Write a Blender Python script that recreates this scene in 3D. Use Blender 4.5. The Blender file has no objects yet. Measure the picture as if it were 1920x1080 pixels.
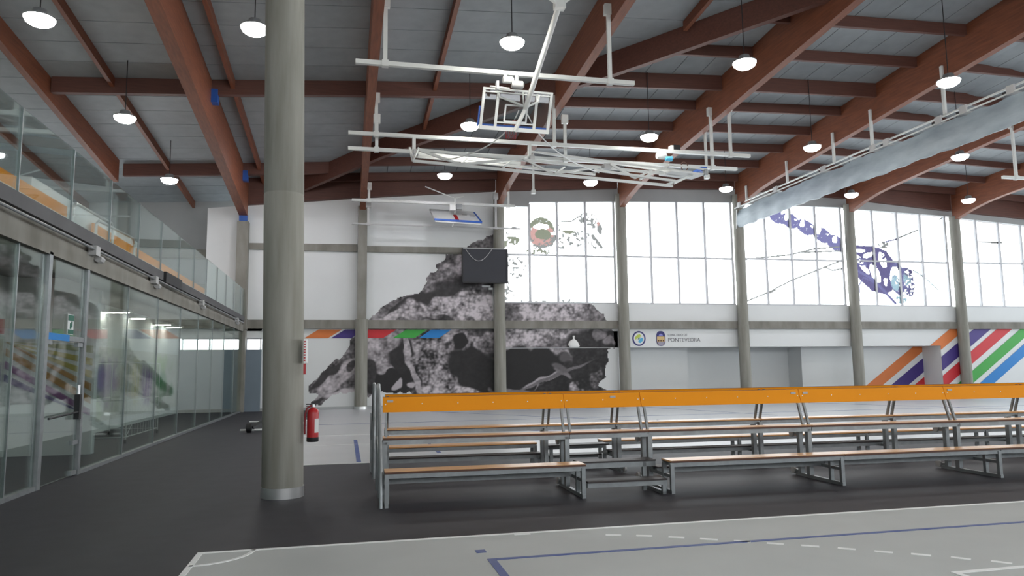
import bpy, math, random
import numpy as np
from mathutils import Vector, Matrix
random.seed(7)
scn = bpy.context.scene
col = scn.collection
R_ = math.radians

# ------------------------------------------------------------------ camera
cam_data = bpy.data.cameras.new('camera'); cam = bpy.data.objects.new('camera', cam_data); col.objects.link(cam)
cam_data.sensor_width = 36.0; cam_data.lens = 1370.36 / 1920 * 36; cam_data.clip_end = 300
rt = Vector((0.97513, -0.22128, -0.01220)); dn = Vector((0.01292, 0.11170, -0.99366)); fw = Vector((0.22124, 0.96879, 0.11178))
m = Matrix((rt, -dn, -fw)).transposed().to_4x4(); m.translation = Vector((0, 0, 1.6))
cam.matrix_world = m
scn.camera = cam
# ------------------------------------------------------------------ world, exposure
SKY = 5.5
LAMP = 62.0
w = bpy.data.worlds.new('overcast_sky'); scn.world = w; w.use_nodes = True
bg = w.node_tree.nodes['Background']; bg.inputs[0].default_value = (0.93, 0.97, 1.0, 1); bg.inputs[1].default_value = SKY
scn.view_settings.view_transform = 'Standard'; scn.view_settings.look = 'None'
scn.view_settings.gamma = 1; scn.view_settings.use_curve_mapping = False
scn.view_settings.exposure = 0.30
scn.cycles.max_bounces = 8; scn.cycles.diffuse_bounces = 4; scn.cycles.glossy_bounces = 4
scn.cycles.transparent_max_bounces = 16
scn.cycles.caustics_reflective = False; scn.cycles.caustics_refractive = False
scn.cycles.sample_clamp_indirect = 6
try:
    scn.cycles.use_denoising = True
except Exception:
    pass

def portal(name, loc, sx, sy, ry):
    d = bpy.data.lights.new(name, 'AREA'); d.shape = 'RECTANGLE'; d.size = sx; d.size_y = sy
    d.cycles.is_portal = True
    o = bpy.data.objects.new(name, d); col.objects.link(o); o.location = loc; o.rotation_euler = ry
portal('window_daylight', (22, 33.6, 7.3), 31, 5.3, (R_(-90), 0, 0))
portal('window_daylight', (45.9, 10, 5.4), 8.0, 42, (R_(0), R_(90), 0))  # portal of the added right-wall window
portal('window_daylight', (14, -14.4, 6.4), 50, 3.6, (R_(90), 0, 0))  # portal of the added back-wall opening

# ------------------------------------------------------------------ materials
MATS = {}
def mat(name, c, rough=.6, metal=0.0, noise=0.0, scale=4.0, stretch=(1, 1, 1), spec=.5, c2=None, bump=0.0, detail=4):
    if name in MATS: return MATS[name]
    M = bpy.data.materials.new(name); M.use_nodes = True; nt = M.node_tree
    b = nt.nodes['Principled BSDF']; MATS[name] = M
    b.inputs['Roughness'].default_value = rough; b.inputs['Metallic'].default_value = metal
    b.inputs['Specular IOR Level'].default_value = spec
    c2 = c2 or tuple(max(0, x * (1 - noise)) for x in c)
    c1 = c if c2 else c
    tc = nt.nodes.new('ShaderNodeTexCoord'); mp = nt.nodes.new('ShaderNodeMapping'); mp.inputs['Scale'].default_value = stretch
    nz = nt.nodes.new('ShaderNodeTexNoise'); nz.inputs['Scale'].default_value = scale; nz.inputs['Detail'].default_value = detail
    rp = nt.nodes.new('ShaderNodeValToRGB'); rp.color_ramp.elements[0].position = .3; rp.color_ramp.elements[1].position = .7
    rp.color_ramp.elements[0].color = (*c2, 1); rp.color_ramp.elements[1].color = (*c1, 1)
    nt.links.new(tc.outputs['Object'], mp.inputs[0]); nt.links.new(mp.outputs[0], nz.inputs['Vector'])
    nt.links.new(nz.outputs['Fac'], rp.inputs[0]); nt.links.new(rp.outputs[0], b.inputs['Base Color'])
    if bump:
        bp = nt.nodes.new('ShaderNodeBump'); bp.inputs['Strength'].default_value = bump; bp.inputs['Distance'].default_value = .02
        nt.links.new(nz.outputs['Fac'], bp.inputs['Height']); nt.links.new(bp.outputs[0], b.inputs['Normal'])
    return M
white = mat('white_paint', (.78, .80, .80), .7, noise=.04, scale=.6)
greywall = mat('grey_plaster', (.42, .43, .43), .8, noise=.1, scale=1)
bluewall = mat('blue_grey_wall', (.20, .25, .30), .7, noise=.15, scale=.7)
conc = mat('concrete', (.30, .29, .26), .85, c2=(.19, .18, .155), scale=2.2, stretch=(1, 1, .35), bump=.3, detail=8)
conc_light = mat('column_concrete', (.34, .335, .30), .8, c2=(.23, .225, .19), scale=3.0, stretch=(2.2, 2.2, .22), bump=.35, detail=9)
wood = mat('glulam_wood', (.25, .082, .038), .55, c2=(.165, .054, .028), scale=3, stretch=(6, .5, 6), detail=6)
wood_dark = mat('purlin_wood', (.135, .052, .036), .6, c2=(.095, .037, .027), scale=3, stretch=(.5, 6, 6), detail=6)
panel_mat = mat('roof_panel_grey', (.34, .375, .395), .6, noise=.14, scale=2.5)
rubber = mat('dark_rubber_floor', (.040, .038, .047), .6, noise=.22, scale=3.5, detail=8, spec=.3)
court = mat('grey_court_surface', (.62, .64, .67), .30, noise=.06, scale=1.3, detail=6, spec=.5)  # far court: paler and bluer than near_court, window reflection put into the colour
near_court = mat('near_court_surface', (.54, .565, .56), .6, noise=.07, scale=1.3, detail=6, spec=.3)
linewhite = mat('white_line_paint', (.93, .95, .95), .5, noise=.05)
lineblue = mat('blue_line_paint', (.03, .07, .30), .5, c2=(.08, .12, .30), scale=6)
steel = mat('galvanised_steel', (.34, .36, .37), .42, metal=.6, noise=.2, scale=9)
whitesteel = mat('white_steel', (.74, .76, .74), .4, noise=.05)
grey_plastic = mat('grey_plastic', (.5, .5, .5), .5, noise=.05)
chrome = mat('chrome', (.72, .72, .72), .32, metal=.85, noise=.03)
orange = mat('orange_board', (.95, .34, .010), .6, noise=.06, scale=2, stretch=(.4, 3, 3), spec=.2)
seatwood = mat('orange_seat_top', (.86, .46, .18), .28, noise=.08, scale=2, stretch=(.4, 4, 4), spec=.7)  # light orange, raised further so window glare sits in the colour
plyedge = mat('brown_board_edge', (.12, .05, .03), .6, noise=.2)
darkboard = mat('dark_footboard', (.045, .035, .035), .5, noise=.3, scale=5)
red = mat('red_paint', (.50, .015, .02), .3, noise=.08)
black = mat('black_plastic', (.012, .012, .014), .5, noise=.2)
boardblack = mat('scoreboard_face', (.022, .024, .033), .55, noise=.12, scale=3)
blue = mat('blue_bracket', (.02, .10, .42), .5, noise=.1)
bluepad = mat('blue_padding', (.03, .12, .50), .5, noise=.05)
curtainm = mat('grey_curtain_cloth', (.36, .42, .46), .5, c2=(.26, .31, .35), scale=1.6, stretch=(1, .8, 2.5), bump=.5)
pvc = mat('white_plastic', (.85, .86, .84), .5, noise=.02)
S_OR = mat('stripe_orange', (.72, .20, .05), .6, noise=.03); S_PU = mat('stripe_purple', (.06, .035, .22), .6, noise=.03)
S_RE = mat('stripe_red', (.62, .03, .04), .6, noise=.03); S_GR = mat('stripe_green', (.05, .38, .06), .6, noise=.03)
S_BL = mat('stripe_blue', (.015, .22, .60), .6, noise=.03); navy = mat('logo_navy', (.04, .04, .18), .6, noise=.03)
S_CY = mat('logo_cyan', (.10, .45, .70), .6, noise=.03); S_LI = mat('logo_lime', (.55, .66, .12), .6, noise=.03); S_SA = mat('logo_sand', (.70, .50, .22), .6, noise=.03)
inkgrey = mat('lettering_grey', (.18, .18, .20), .6, noise=.03); signgreen = mat('sign_green', (.01, .13, .08), .5, noise=.03)

smoke = mat('mullion_grey', (.50, .51, .54), .5, noise=.05)
def emit(name, c, s):
    M = bpy.data.materials.new(name); M.use_nodes = True; nt = M.node_tree; nt.nodes.clear()
    e = nt.nodes.new('ShaderNodeEmission'); o = nt.nodes.new('ShaderNodeOutputMaterial')
    e.inputs[0].default_value = (*c, 1); e.inputs[1].default_value = s; nt.links.new(e.outputs[0], o.inputs[0]); return M
lampmat = emit('lamp_light', (1, .97, .90), LAMP); lampcool = emit('lamp_light_cool', (.96, .94, 1.0), LAMP)
fill_emit = emit('added_fill_light', (1, .95, .85), 38)  # glow of the fill lights added for the corridor
tubemat = emit('tube_light', (1, .97, .88), 130)

def glassmat(name, tint, refl=1.0):
    M = bpy.data.materials.new(name); M.use_nodes = True; nt = M.node_tree; nt.nodes.clear()
    o = nt.nodes.new('ShaderNodeOutputMaterial'); mx = nt.nodes.new('ShaderNodeMixShader'); t = nt.nodes.new('ShaderNodeBsdfTransparent')
    g = nt.nodes.new('ShaderNodeBsdfGlossy'); f = nt.nodes.new('ShaderNodeFresnel'); f.inputs[0].default_value = 1.5
    mu = nt.nodes.new('ShaderNodeMath'); mu.operation = 'MULTIPLY'; mu.inputs[1].default_value = refl; mu.use_clamp = True
    nz = nt.nodes.new('ShaderNodeTexNoise'); nz.inputs['Scale'].default_value = .8
    mr = nt.nodes.new('ShaderNodeMapRange'); mr.inputs[3].default_value = .01; mr.inputs[4].default_value = .025
    nt.links.new(nz.outputs[0], mr.inputs[0]); nt.links.new(mr.outputs[0], g.inputs['Roughness'])
    t.inputs[0].default_value = (*tint, 1); g.inputs[0].default_value = (1, 1, 1, 1)
    nt.links.new(f.outputs[0], mu.inputs[0]); nt.links.new(mu.outputs[0], mx.inputs[0])
    nt.links.new(t.outputs[0], mx.inputs[1]); nt.links.new(g.outputs[0], mx.inputs[2]); nt.links.new(mx.outputs[0], o.inputs[0]); return M
glass_green = glassmat('greenish_glass', (.90, .95, .93), .55)
glass_par = glassmat('parapet_glass', (.88, .94, .93), .5)
glass_clear = glassmat('clear_pane', (.97, .98, .98), .6)
glass_board = glassmat('acrylic_board', (.82, .86, .88), .9)

def attrmat(name, transparent=False):
    M = bpy.data.materials.new(name); M.use_nodes = True; nt = M.node_tree
    a = nt.nodes.new('ShaderNodeAttribute'); a.attribute_name = 'print'
    if transparent:
        nt.nodes.clear(); a = nt.nodes.new('ShaderNodeAttribute'); a.attribute_name = 'print'
        t = nt.nodes.new('ShaderNodeBsdfTransparent'); o = nt.nodes.new('ShaderNodeOutputMaterial')
        mu = nt.nodes.new('ShaderNodeMix'); mu.data_type = 'RGBA'; mu.blend_type = 'MULTIPLY'; mu.inputs[0].default_value = 1
        mu.inputs[7].default_value = (.20, .20, .20, 1)
        nt.links.new(a.outputs['Color'], mu.inputs[6]); nt.links.new(mu.outputs[2], t.inputs[0]); nt.links.new(t.outputs[0], o.inputs[0])
    else:
        nt.links.new(a.outputs['Color'], nt.nodes['Principled BSDF'].inputs['Base Color']); nt.nodes['Principled BSDF'].inputs['Roughness'].default_value = .65
    return M
printmat = attrmat('printed_mural'); filmmat = attrmat('perforated_window_film', True)

# ------------------------------------------------------------------ mesh builder
POS = {}
class MB:
    def __init__(s): s.v = []; s.f = []
    def box(s, x0, x1, y0, y1, z0, z1):
        n = len(s.v)
        s.v += [(x0, y0, z0), (x1, y0, z0), (x1, y1, z0), (x0, y1, z0), (x0, y0, z1), (x1, y0, z1), (x1, y1, z1), (x0, y1, z1)]
        s.f += [tuple(n + i for i in q) for q in ((0, 3, 2, 1), (4, 5, 6, 7), (0, 1, 5, 4), (1, 2, 6, 5), (2, 3, 7, 6), (3, 0, 4, 7))]
        return s
    def hexa(s, b, t):                       # bottom 4 pts, top 4 pts
        n = len(s.v); s.v += [tuple(p) for p in b] + [tuple(p) for p in t]
        s.f += [tuple(n + i for i in q) for q in ((0, 3, 2, 1), (4, 5, 6, 7), (0, 1, 5, 4), (1, 2, 6, 5), (2, 3, 7, 6), (3, 0, 4, 7))]
        return s
    def bar(s, p, q, w, h, up=(0, 0, 1)):
        p = Vector(p); q = Vector(q); d = (q - p).normalized(); u = Vector(up)
        if abs(d.dot(u)) > .98: u = Vector((0, 1, 0))
        a = d.cross(u).normalized() * w / 2; b = a.cross(d).normalized() * h / 2
        return s.hexa([p - a - b, p + a - b, q + a - b, q - a - b], [p - a + b, p + a + b, q + a + b, q - a + b])
    def tube(s, pts, r, n=8, r2=None):
        pts = [Vector(p) for p in pts]; rings = []
        prev = None
        for i, p in enumerate(pts):
            d = ((pts[min(i + 1, len(pts) - 1)] - pts[max(i - 1, 0)])).normalized()
            if prev is None:
                a = d.cross(Vector((0, 0, 1)) if abs(d.z) < .9 else Vector((1, 0, 0))).normalized()
            else:
                a = (prev - d * prev.dot(d)).normalized()
            prev = a; b = d.cross(a); rr = r if r2 is None else r + (r2 - r) * i / (len(pts) - 1)
            st = len(s.v)
            for k in range(n):
                t = 2 * math.pi * k / n; s.v.append(tuple(p + a * math.cos(t) * rr + b * math.sin(t) * rr))
            rings.append(st)
        for i in range(len(rings) - 1):
            for k in range(n):
                s.f.append((rings[i] + k, rings[i] + (k + 1) % n, rings[i + 1] + (k + 1) % n, rings[i + 1] + k))
        s.f.append(tuple(rings[0] + k for k in reversed(range(n)))); s.f.append(tuple(rings[-1] + k for k in range(n)))
        return s
    def lathe(s, c, prof, n=24, axis='z'):
        rings = []
        for r, h in prof:
            st = len(s.v); r = max(r, .0005)
            for k in range(n):
                t = 2 * math.pi * k / n; x, y = r * math.cos(t), r * math.sin(t)
                if axis == 'z': s.v.append((c[0] + x, c[1] + y, c[2] + h))
                elif axis == 'y': s.v.append((c[0] + x, c[1] + h, c[2] + y))
                else: s.v.append((c[0] + h, c[1] + x, c[2] + y))
            rings.append(st)
        for i in range(len(rings) - 1):
            for k in range(n):
                s.f.append((rings[i] + k, rings[i] + (k + 1) % n, rings[i + 1] + (k + 1) % n, rings[i + 1] + k))
        s.f.append(tuple(rings[0] + k for k in reversed(range(n)))); s.f.append(tuple(rings[-1] + k for k in range(n)))
        return s
    def wallpoly(s, pts, y0, y1):            # polygon in the XZ plane, thickness along Y (y0 is the front)
        n = len(s.v); k = len(pts)
        s.v += [(x, y0, z) for x, z in pts] + [(x, y1, z) for x, z in pts]
        s.f += [tuple(range(n, n + k)), tuple(range(n + 2 * k - 1, n + k - 1, -1))]
        s.f += [(n + i, n + k + i, n + k + (i + 1) % k, n + (i + 1) % k) for i in range(k)]
        return s
    def floorpoly(s, pts, z0, z1):
        n = len(s.v); k = len(pts)
        s.v += [(x, y, z0) for x, y in pts] + [(x, y, z1) for x, y in pts]
        s.f += [tuple(range(n + k - 1, n - 1, -1)), tuple(range(n + k, n + 2 * k))]
        s.f += [(n + i, n + (i + 1) % k, n + k + (i + 1) % k, n + k + i) for i in range(k)]
        return s
    def build(s, name, m, parent=None, smooth=False, loc=None):
        me = bpy.data.meshes.new(name)
        o = bpy.data.objects.new(name, me)
        off = (0, 0, 0)
        if parent is not None:
            o.parent = parent; off = POS.get(parent.name, (0, 0, 0))
            POS[o.name] = off
        elif loc is not None:
            off = loc; o.location = loc; POS[o.name] = loc
        vv = [(x - off[0], y - off[1], z - off[2]) for x, y, z in s.v]
        me.from_pydata(vv, [], s.f); me.validate(); me.update()
        if smooth:
            me.polygons.foreach_set('use_smooth', [True] * len(me.polygons))
            me.set_sharp_from_angle(angle=R_(40))
        me.materials.append(m); col.objects.link(o)
        return o
def tag(o, label=None, cat=None, group=None, kind=None):
    if label: o['label'] = label
    if cat: o['category'] = cat
    if group: o['group'] = group
    if kind: o['kind'] = kind
    return o
def thing(name, label, cat, loc, group=None):
    o = bpy.data.objects.new(name, None); o.empty_display_size = .2; col.objects.link(o); o.location = loc; POS[o.name] = tuple(loc)
    return tag(o, label, cat, group)
def struct(o): o['kind'] = 'structure'; return o
def dup(o, parent=None):
    c = o.copy(); col.objects.link(c)
    if parent is not None: c.parent = parent
    for ch in o.children: dup(ch, c)
    return c

# printed pictures, in wall coordinates (metres)
TOAD = [(0.92,3.85),(1.19,4.13),(1.47,4.42),(2.01,4.78),(2.6,5.03),(3.2,5.13),(3.49,5.35),(3.59,5.72),(3.64,6.02),(3.95,6.07),(4.0,6.42),(4.34,6.62),(4.44,6.87),(5.08,7.08),(5.66,7.5),(6.16,7.71),(6.6,7.9),(7.19,8.17),(7.55,6.41),(8.55,4.77),(11.31,4.74),(11.65,4.49),(11.91,4.23),(12.12,3.93),(12.4,3.55),(12.52,3.11),(12.53,2.55),(12.18,2.53),(12.14,1.9),(11.97,1.65),(11.99,1.4),(12.12,1.2),(11.82,1.08),(11.63,0.85),(11.92,0.63),(12.12,0.45),(12.11,0.1),(6.72,0.21),(5.98,0.37),(3.09,0.48),(2.9,0.64),(1.22,0.68),(0.99,0.56),(0.67,0.73),(0.31,0.69),(-0.15,0.7),(-0.55,0.59),(-0.93,0.3),(-1.26,0.08),(-1.5,0.11),(-1.44,0.38),(-1.13,0.61),(-1.27,0.7),(-1.49,0.64),(-1.54,0.93),(-1.32,1.3),(-0.95,1.7),(-0.51,2.05),(-0.06,2.39),(0.19,2.83),(0.37,3.3),(0.46,3.61),(0.62,3.84)]
BLOBS = [(2.61,4.5,1.93,0.29,-32,0.1,0.0,0.5),(4.54,5.37,1.48,0.34,-28,0.1,0.2,0.5),(6.03,6.01,1.52,0.35,-22,0.08,0.2,0.5),(5.16,6.61,1.0,0.45,-35,0.5,0.8,0.6),(6.16,7.39,0.76,0.4,-30,0.25,0.7,0.6),(4.53,4.51,2.23,0.54,-8,0.5,1,0.6),(2.13,4.09,0.95,0.21,-12,0.55,0.7,0.6),(4.05,4.02,0.98,0.19,12,0.12,0.5,0.5),(5.77,4.52,1.13,0.62,0,0.55,1,0.5),(3.32,4.26,0.97,0.34,0,0.4,0.9,0.6),(1.67,2.35,1.06,0.94,0,0.45,0.6,0.6),(1.2,3.18,0.7,0.33,0,0.45,0.6,0.6),(2.5,1.76,0.52,1.43,-8,0.07,0.1,0.4),(2.03,1.18,1.41,0.52,0,0.05,0.05,0.4),(1.22,0.96,0.56,0.32,0,0.06,0.0,0.5),(2.27,1.01,0.21,0.14,-30,0.6,0,0.5),(2.85,1.0,0.21,0.17,30,0.6,0,0.5),(2.41,1.1,0.09,0.21,0,0.6,0,0.5),(-0.16,1.56,1.26,0.32,-38,0.52,0.6,0.6),(-0.83,1.45,0.9,0.16,-42,0.12,0.1,0.5),(-1.04,0.47,0.58,0.13,-30,0.12,0.1,0.5),(-0.03,0.75,0.91,0.23,-10,0.7,0.1,0.7),(-0.49,1.05,0.91,0.18,-30,0.55,0.4,0.6),(-0.93,0.72,0.54,0.16,-30,0.5,0.5,0.6),(0.18,1.78,0.32,0.16,-60,0.15,0.2,0.5),(0.94,1.54,0.32,0.58,0,0.12,0.2,0.5),(6.0,1.84,1.37,1.75,0,0.05,0.12,0.35),(5.51,2.93,1.49,0.54,0,0.35,0.9,0.5),(6.37,2.69,0.75,0.5,0,0.25,0.8,0.5),(4.97,2.89,0.39,0.39,0,0.03,0.0,0.4),(3.85,2.7,0.68,1.09,-10,0.3,1.2,0.4),(4.05,1.5,0.82,1.09,-12,0.25,1.3,0.4),(4.65,0.66,1.46,0.22,5,0.38,1.3,0.4),(2.66,2.59,0.14,0.95,-14,0.5,0.5,0.4),(3.04,1.4,0.14,1.07,-18,0.55,0.4,0.4),(9.58,4.3,2.92,0.63,0,0.55,0.9,0.5),(7.52,4.29,0.41,0.41,0,0.25,0.6,0.6),(10.37,4.48,0.8,0.37,-50,0.5,1,0.5),(11.29,4.18,0.67,0.48,0,0.3,0.6,0.5),(8.14,3.12,1.42,0.46,0,0.5,0.8,0.5),(8.79,3.29,1.56,0.26,0,0.5,0.9,0.5),(10.08,2.92,1.05,0.42,0,0.25,0.6,0.6),(11.39,2.91,1.34,0.75,0,0.07,0.25,0.4),(11.8,3.22,0.38,0.27,0,0.35,0.3,0.6),(12.25,2.91,0.27,0.27,20,0.35,0.3,0.6),(8.5,1.69,1.94,0.87,0,0.035,0.05,0.3),(11.36,1.66,1.2,1.2,0,0.06,0.25,0.3),(8.86,0.34,2.33,0.41,0,0.06,0.3,0.3),(7.48,0.58,0.96,0.23,0,0.38,0.0,0.4),(8.95,1.14,1.16,0.13,-18,0.55,0,0.5),(9.94,1.43,0.52,0.13,25,0.35,0.1,0.6),(9.52,1.31,2.09,0.08,-20,0.3,0.1,0.5),(9.79,1.68,0.52,0.21,30,0.25,0.1,0.7),(10.16,0.8,1.57,0.42,-10,0.05,0.3,0.3),(10.68,0.72,0.42,0.42,0,0.3,1.2,0.7),(11.61,1.2,0.27,0.59,10,0.3,0.8,0.7),(10.06,2.22,0.37,0.26,0,0.2,0.0,0.8)]
FILM = [('e',(9.02,8.08,0.68,0.74,0,0.3),(0.27,0.28,0.21)),('e',(9.07,7.9,0.68,0.55,0,0),(0.3,0.3,0.29)),('e',(9.05,8.03,0.58,0.47,0,0.2),(0.62,0.36,0.33)),('e',(9.03,8.36,0.39,0.16,0,0.1),(1,1,1)),('e',(9.39,8.06,0.37,0.08,0,0),(1,1,1)),('e',(9.04,7.59,0.53,0.13,0,0.5),(0.62,0.36,0.33)),('e',(9.1,8.0,0.39,0.26,0,0),(0.27,0.28,0.21)),('e',(8.98,7.15,0.73,0.13,0,0.8),(0.27,0.28,0.21)),('e',(9.06,7.39,0.68,0.1,0,0.8),(0.3,0.3,0.29)),('e',(7.44,7.62,0.51,0.23,-12,0.5),(0.27,0.28,0.21)),('e',(7.1,7.46,0.2,0.23,0,0.4),(0.27,0.28,0.21)),('e',(7.73,8.27,0.18,0.08,0,0.8),(0.3,0.3,0.29)),('e',(7.18,7.97,0.26,0.13,0,0.95),(0.3,0.3,0.29)),('e',(10.4,8.14,0.35,0.08,0,0.4),(0.27,0.28,0.21)),('e',(9.92,8.34,0.21,0.16,0,0.9),(0.3,0.3,0.29)),('l',[(10.01,8.65),(10.52,8.67),(10.79,8.86),(11.06,9.03)],(0.3,0.3,0.29),2.2),('e',(11.33,8.83,0.49,0.3,0,0.75),(0.3,0.3,0.29)),('e',(11.14,8.74,0.24,0.11,0,0.2),(0.3,0.3,0.29)),('e',(11.59,8.62,0.16,0.27,0,0.6),(0.3,0.3,0.29)),('e',(11.94,8.35,0.12,0.27,-5,0.0),(0.3,0.3,0.29)),('e',(11.86,8.58,0.08,0.11,0,0.2),(0.62,0.36,0.33)),('l',[(11.58,8.0),(11.79,7.74),(12.0,7.46)],(0.3,0.3,0.29),5),('e',(11.25,7.91,0.6,0.27,20,0.88),(0.3,0.3,0.29)),('e',(10.18,7.7,1.07,0.37,0,0.95),(0.3,0.3,0.29)),('e',(11.73,7.53,0.27,0.22,0,0.85),(0.3,0.3,0.29)),('e',(7.55,6.41,0.77,0.56,0,0.97),(0.3,0.3,0.29)),('e',(7.28,5.28,0.46,0.41,0,0.96),(0.3,0.3,0.29)),('e',(7.17,4.93,0.13,0.13,0,0.3),(0.3,0.3,0.29)),('e',(8.55,4.79,0.78,0.06,0,0.85),(0.3,0.3,0.29)),('e',(10.38,4.86,0.8,0.08,0,0.93),(0.3,0.3,0.29)),('e',(21.63,9.32,0.56,0.37,24,0.05),(0.23,0.22,0.42)),('e',(22.33,9.12,0.56,0.37,24,0.05),(0.23,0.22,0.42)),('e',(23.24,8.79,0.57,0.38,24,0.05),(0.23,0.22,0.42)),('e',(24.19,8.39,0.57,0.38,24,0.05),(0.23,0.22,0.42)),('e',(24.95,8.02,0.58,0.38,24,0.05),(0.23,0.22,0.42)),('e',(22.16,9.31,0.14,0.22,18,0),(1,1,1)),('e',(23.04,9.0,0.14,0.22,18,0),(1,1,1)),('e',(23.98,8.64,0.15,0.22,18,0),(1,1,1)),('e',(24.9,8.19,0.15,0.22,18,0),(1,1,1)),('e',(21.89,9.5,0.09,0.06,20,0),(1,1,1)),('e',(22.67,9.19,0.09,0.06,20,0),(1,1,1)),('e',(23.62,8.83,0.09,0.06,20,0),(1,1,1)),('e',(24.48,8.46,0.1,0.06,20,0),(1,1,1)),('p',[(25.16,7.83),(25.35,8.17),(25.97,7.9),(27.26,7.88),(27.97,7.67),(28.51,7.05),(28.86,6.48),(28.17,6.19),(28.22,5.53),(27.71,5.33),(26.92,5.52),(25.86,6.49),(25.89,6.91)],(0.17,0.15,0.3)),('e',(27.73,7.18,0.23,0.43,-20,0.15),(1,1,1)),('e',(26.47,6.87,0.16,0.65,-40,0.15),(1,1,1)),('e',(27.22,6.46,0.26,0.56,-25,0.15),(1,1,1)),('e',(26.08,7.28,0.39,0.16,10,0.15),(1,1,1)),('e',(26.84,7.41,0.33,0.13,-20,0.15),(1,1,1)),('e',(27.83,6.01,0.13,0.2,0,0.15),(1,1,1)),('e',(26.27,7.63,0.45,0.1,0,0.15),(1,1,1)),('e',(25.81,6.63,0.19,0.45,-40,0.15),(1,1,1)),('e',(26.33,7.09,0.52,0.19,30,0.55),(0.23,0.22,0.42)),('e',(28.57,6.19,0.5,0.86,-5,0.25),(0.23,0.22,0.42)),('e',(28.44,6.19,0.33,0.66,0,0),(1,1,1)),('e',(28.42,5.96,0.26,0.43,0,0.35),(0.45,0.62,0.7)),('e',(29.19,6.03,0.4,0.8,-8,0.55),(0.23,0.22,0.42)),('e',(29.17,6.2,0.23,0.4,0,0.5),(0.45,0.62,0.7)),('e',(29.33,6.55,0.3,0.2,-20,0.5),(0.17,0.15,0.3)),('e',(28.74,5.11,0.33,0.23,0,0.6),(0.45,0.62,0.7)),('l',[(25.76,6.77),(27.12,6.09),(28.33,4.88)],(0.23,0.22,0.42),5),('l',[(26.13,4.89),(26.2,5.79),(26.49,6.22),(27.27,5.89)],(0.23,0.22,0.42),2.2),('l',[(25.9,4.86),(26.2,5.01)],(0.23,0.22,0.42),1.6),('l',[(24.17,6.74),(24.66,6.55),(25.24,6.65)],(0.3,0.3,0.29),1.8),('l',[(19.42,7.0),(22.16,7.31),(23.73,7.68),(25.32,7.83)],(0.3,0.3,0.29),1.0),('l',[(19.46,4.84),(20.82,5.34),(22.26,6.01),(25.27,7.1)],(0.3,0.3,0.29),1.1),('l',[(20.91,5.34),(21.25,5.48)],(0.3,0.3,0.29),3.5),('l',[(22.78,7.46),(25.31,7.6)],(0.3,0.3,0.29),0.9),('l',[(27.77,8.1),(28.71,8.32)],(0.23,0.22,0.42),1.8),('l',[(28.72,8.35),(30.07,8.86)],(0.3,0.3,0.29),0.8),('e',(27.86,7.98,0.33,0.16,0,0.55),(0.3,0.3,0.29)),('l',[(29.67,6.61),(30.28,6.28),(31.12,5.57)],(0.45,0.62,0.7),1.0),('l',[(31.48,9.46),(31.7,9.59)],(0.3,0.3,0.29),1.2),('l',[(33.91,8.32),(35.51,8.3)],(0.3,0.3,0.29),0.8)]
DASH = [(2.31,6.99,2.35,6.98),(2.48,6.92,2.62,6.87),(2.75,6.81,2.89,6.75),(3.02,6.67,3.15,6.6),(3.27,6.52,3.41,6.44),(3.53,6.36,3.66,6.29),(3.77,6.2,3.89,6.12),(4.01,6.04,4.14,5.96),(4.26,5.87,4.37,5.78),(4.49,5.69,4.6,5.6),(4.72,5.53,4.83,5.43),(4.95,5.35,5.04,5.24),(5.16,5.16,5.25,5.05)]
# ================================================================== FLOOR
YW = 33.0
fl = struct(MB().box(-16, 46, -14.5, 37, -.3, 0).build('floor', rubber))
MB().box(-1.27, 46, -12, 7.25, 0, .004).build('court_surface', near_court, fl)
MB().box(-1.3, 46, 13.42, 33, 0, .004).build('court_surface', court, fl)
def line(x0, x1, y0, y1, m=linewhite, z=.008, name='court_line'): return MB().box(x0, x1, y0, y1, .004, z).build(name, m, fl)
line(-1.27, 46, 7.20, 7.25); line(-1.27, -1.22, -12, 7.2)
line(-1.3, 46, 13.42, 13.47); line(-1.3, -1.25, 13.47, 32.9)
arc = MB()
for k in range(10):
    a0, a1 = R_(-90 + 9 * k), R_(-81 + 9 * k)
    p = lambda a, r: (-1.25 + r * math.cos(a), 7.23 + r * math.sin(a))
    arc.floorpoly([p(a0, .44), p(a0, .48), p(a1, .48), p(a1, .44)], .004, .008)
arc.build('corner_arc', linewhite, fl)
line(1.2, 1.27, -3, 6.33, lineblue); line(1.27, 46, 6.28, 6.33, lineblue); line(1.15, 1.24, 6.56, 6.66, lineblue, name='floor_mark')
line(4.59, 20, 4.93, 4.98); line(4.59, 4.64, -2, 4.93)
for (x0, y0, x1, y1) in [(1.63, 7.18, 1.79, 7.17)] + DASH[1:]:
    d = Vector((x1 - x0, y1 - y0, 0)).normalized(); n_ = Vector((-d.y, d.x, 0)) * .027
    MB().floorpoly([(x0 - n_.x, y0 - n_.y), (x1 - n_.x, y1 - n_.y), (x1 + n_.x, y1 + n_.y), (x0 + n_.x, y0 + n_.y)], .004, .008).build('line_dash', linewhite, fl)
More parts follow.
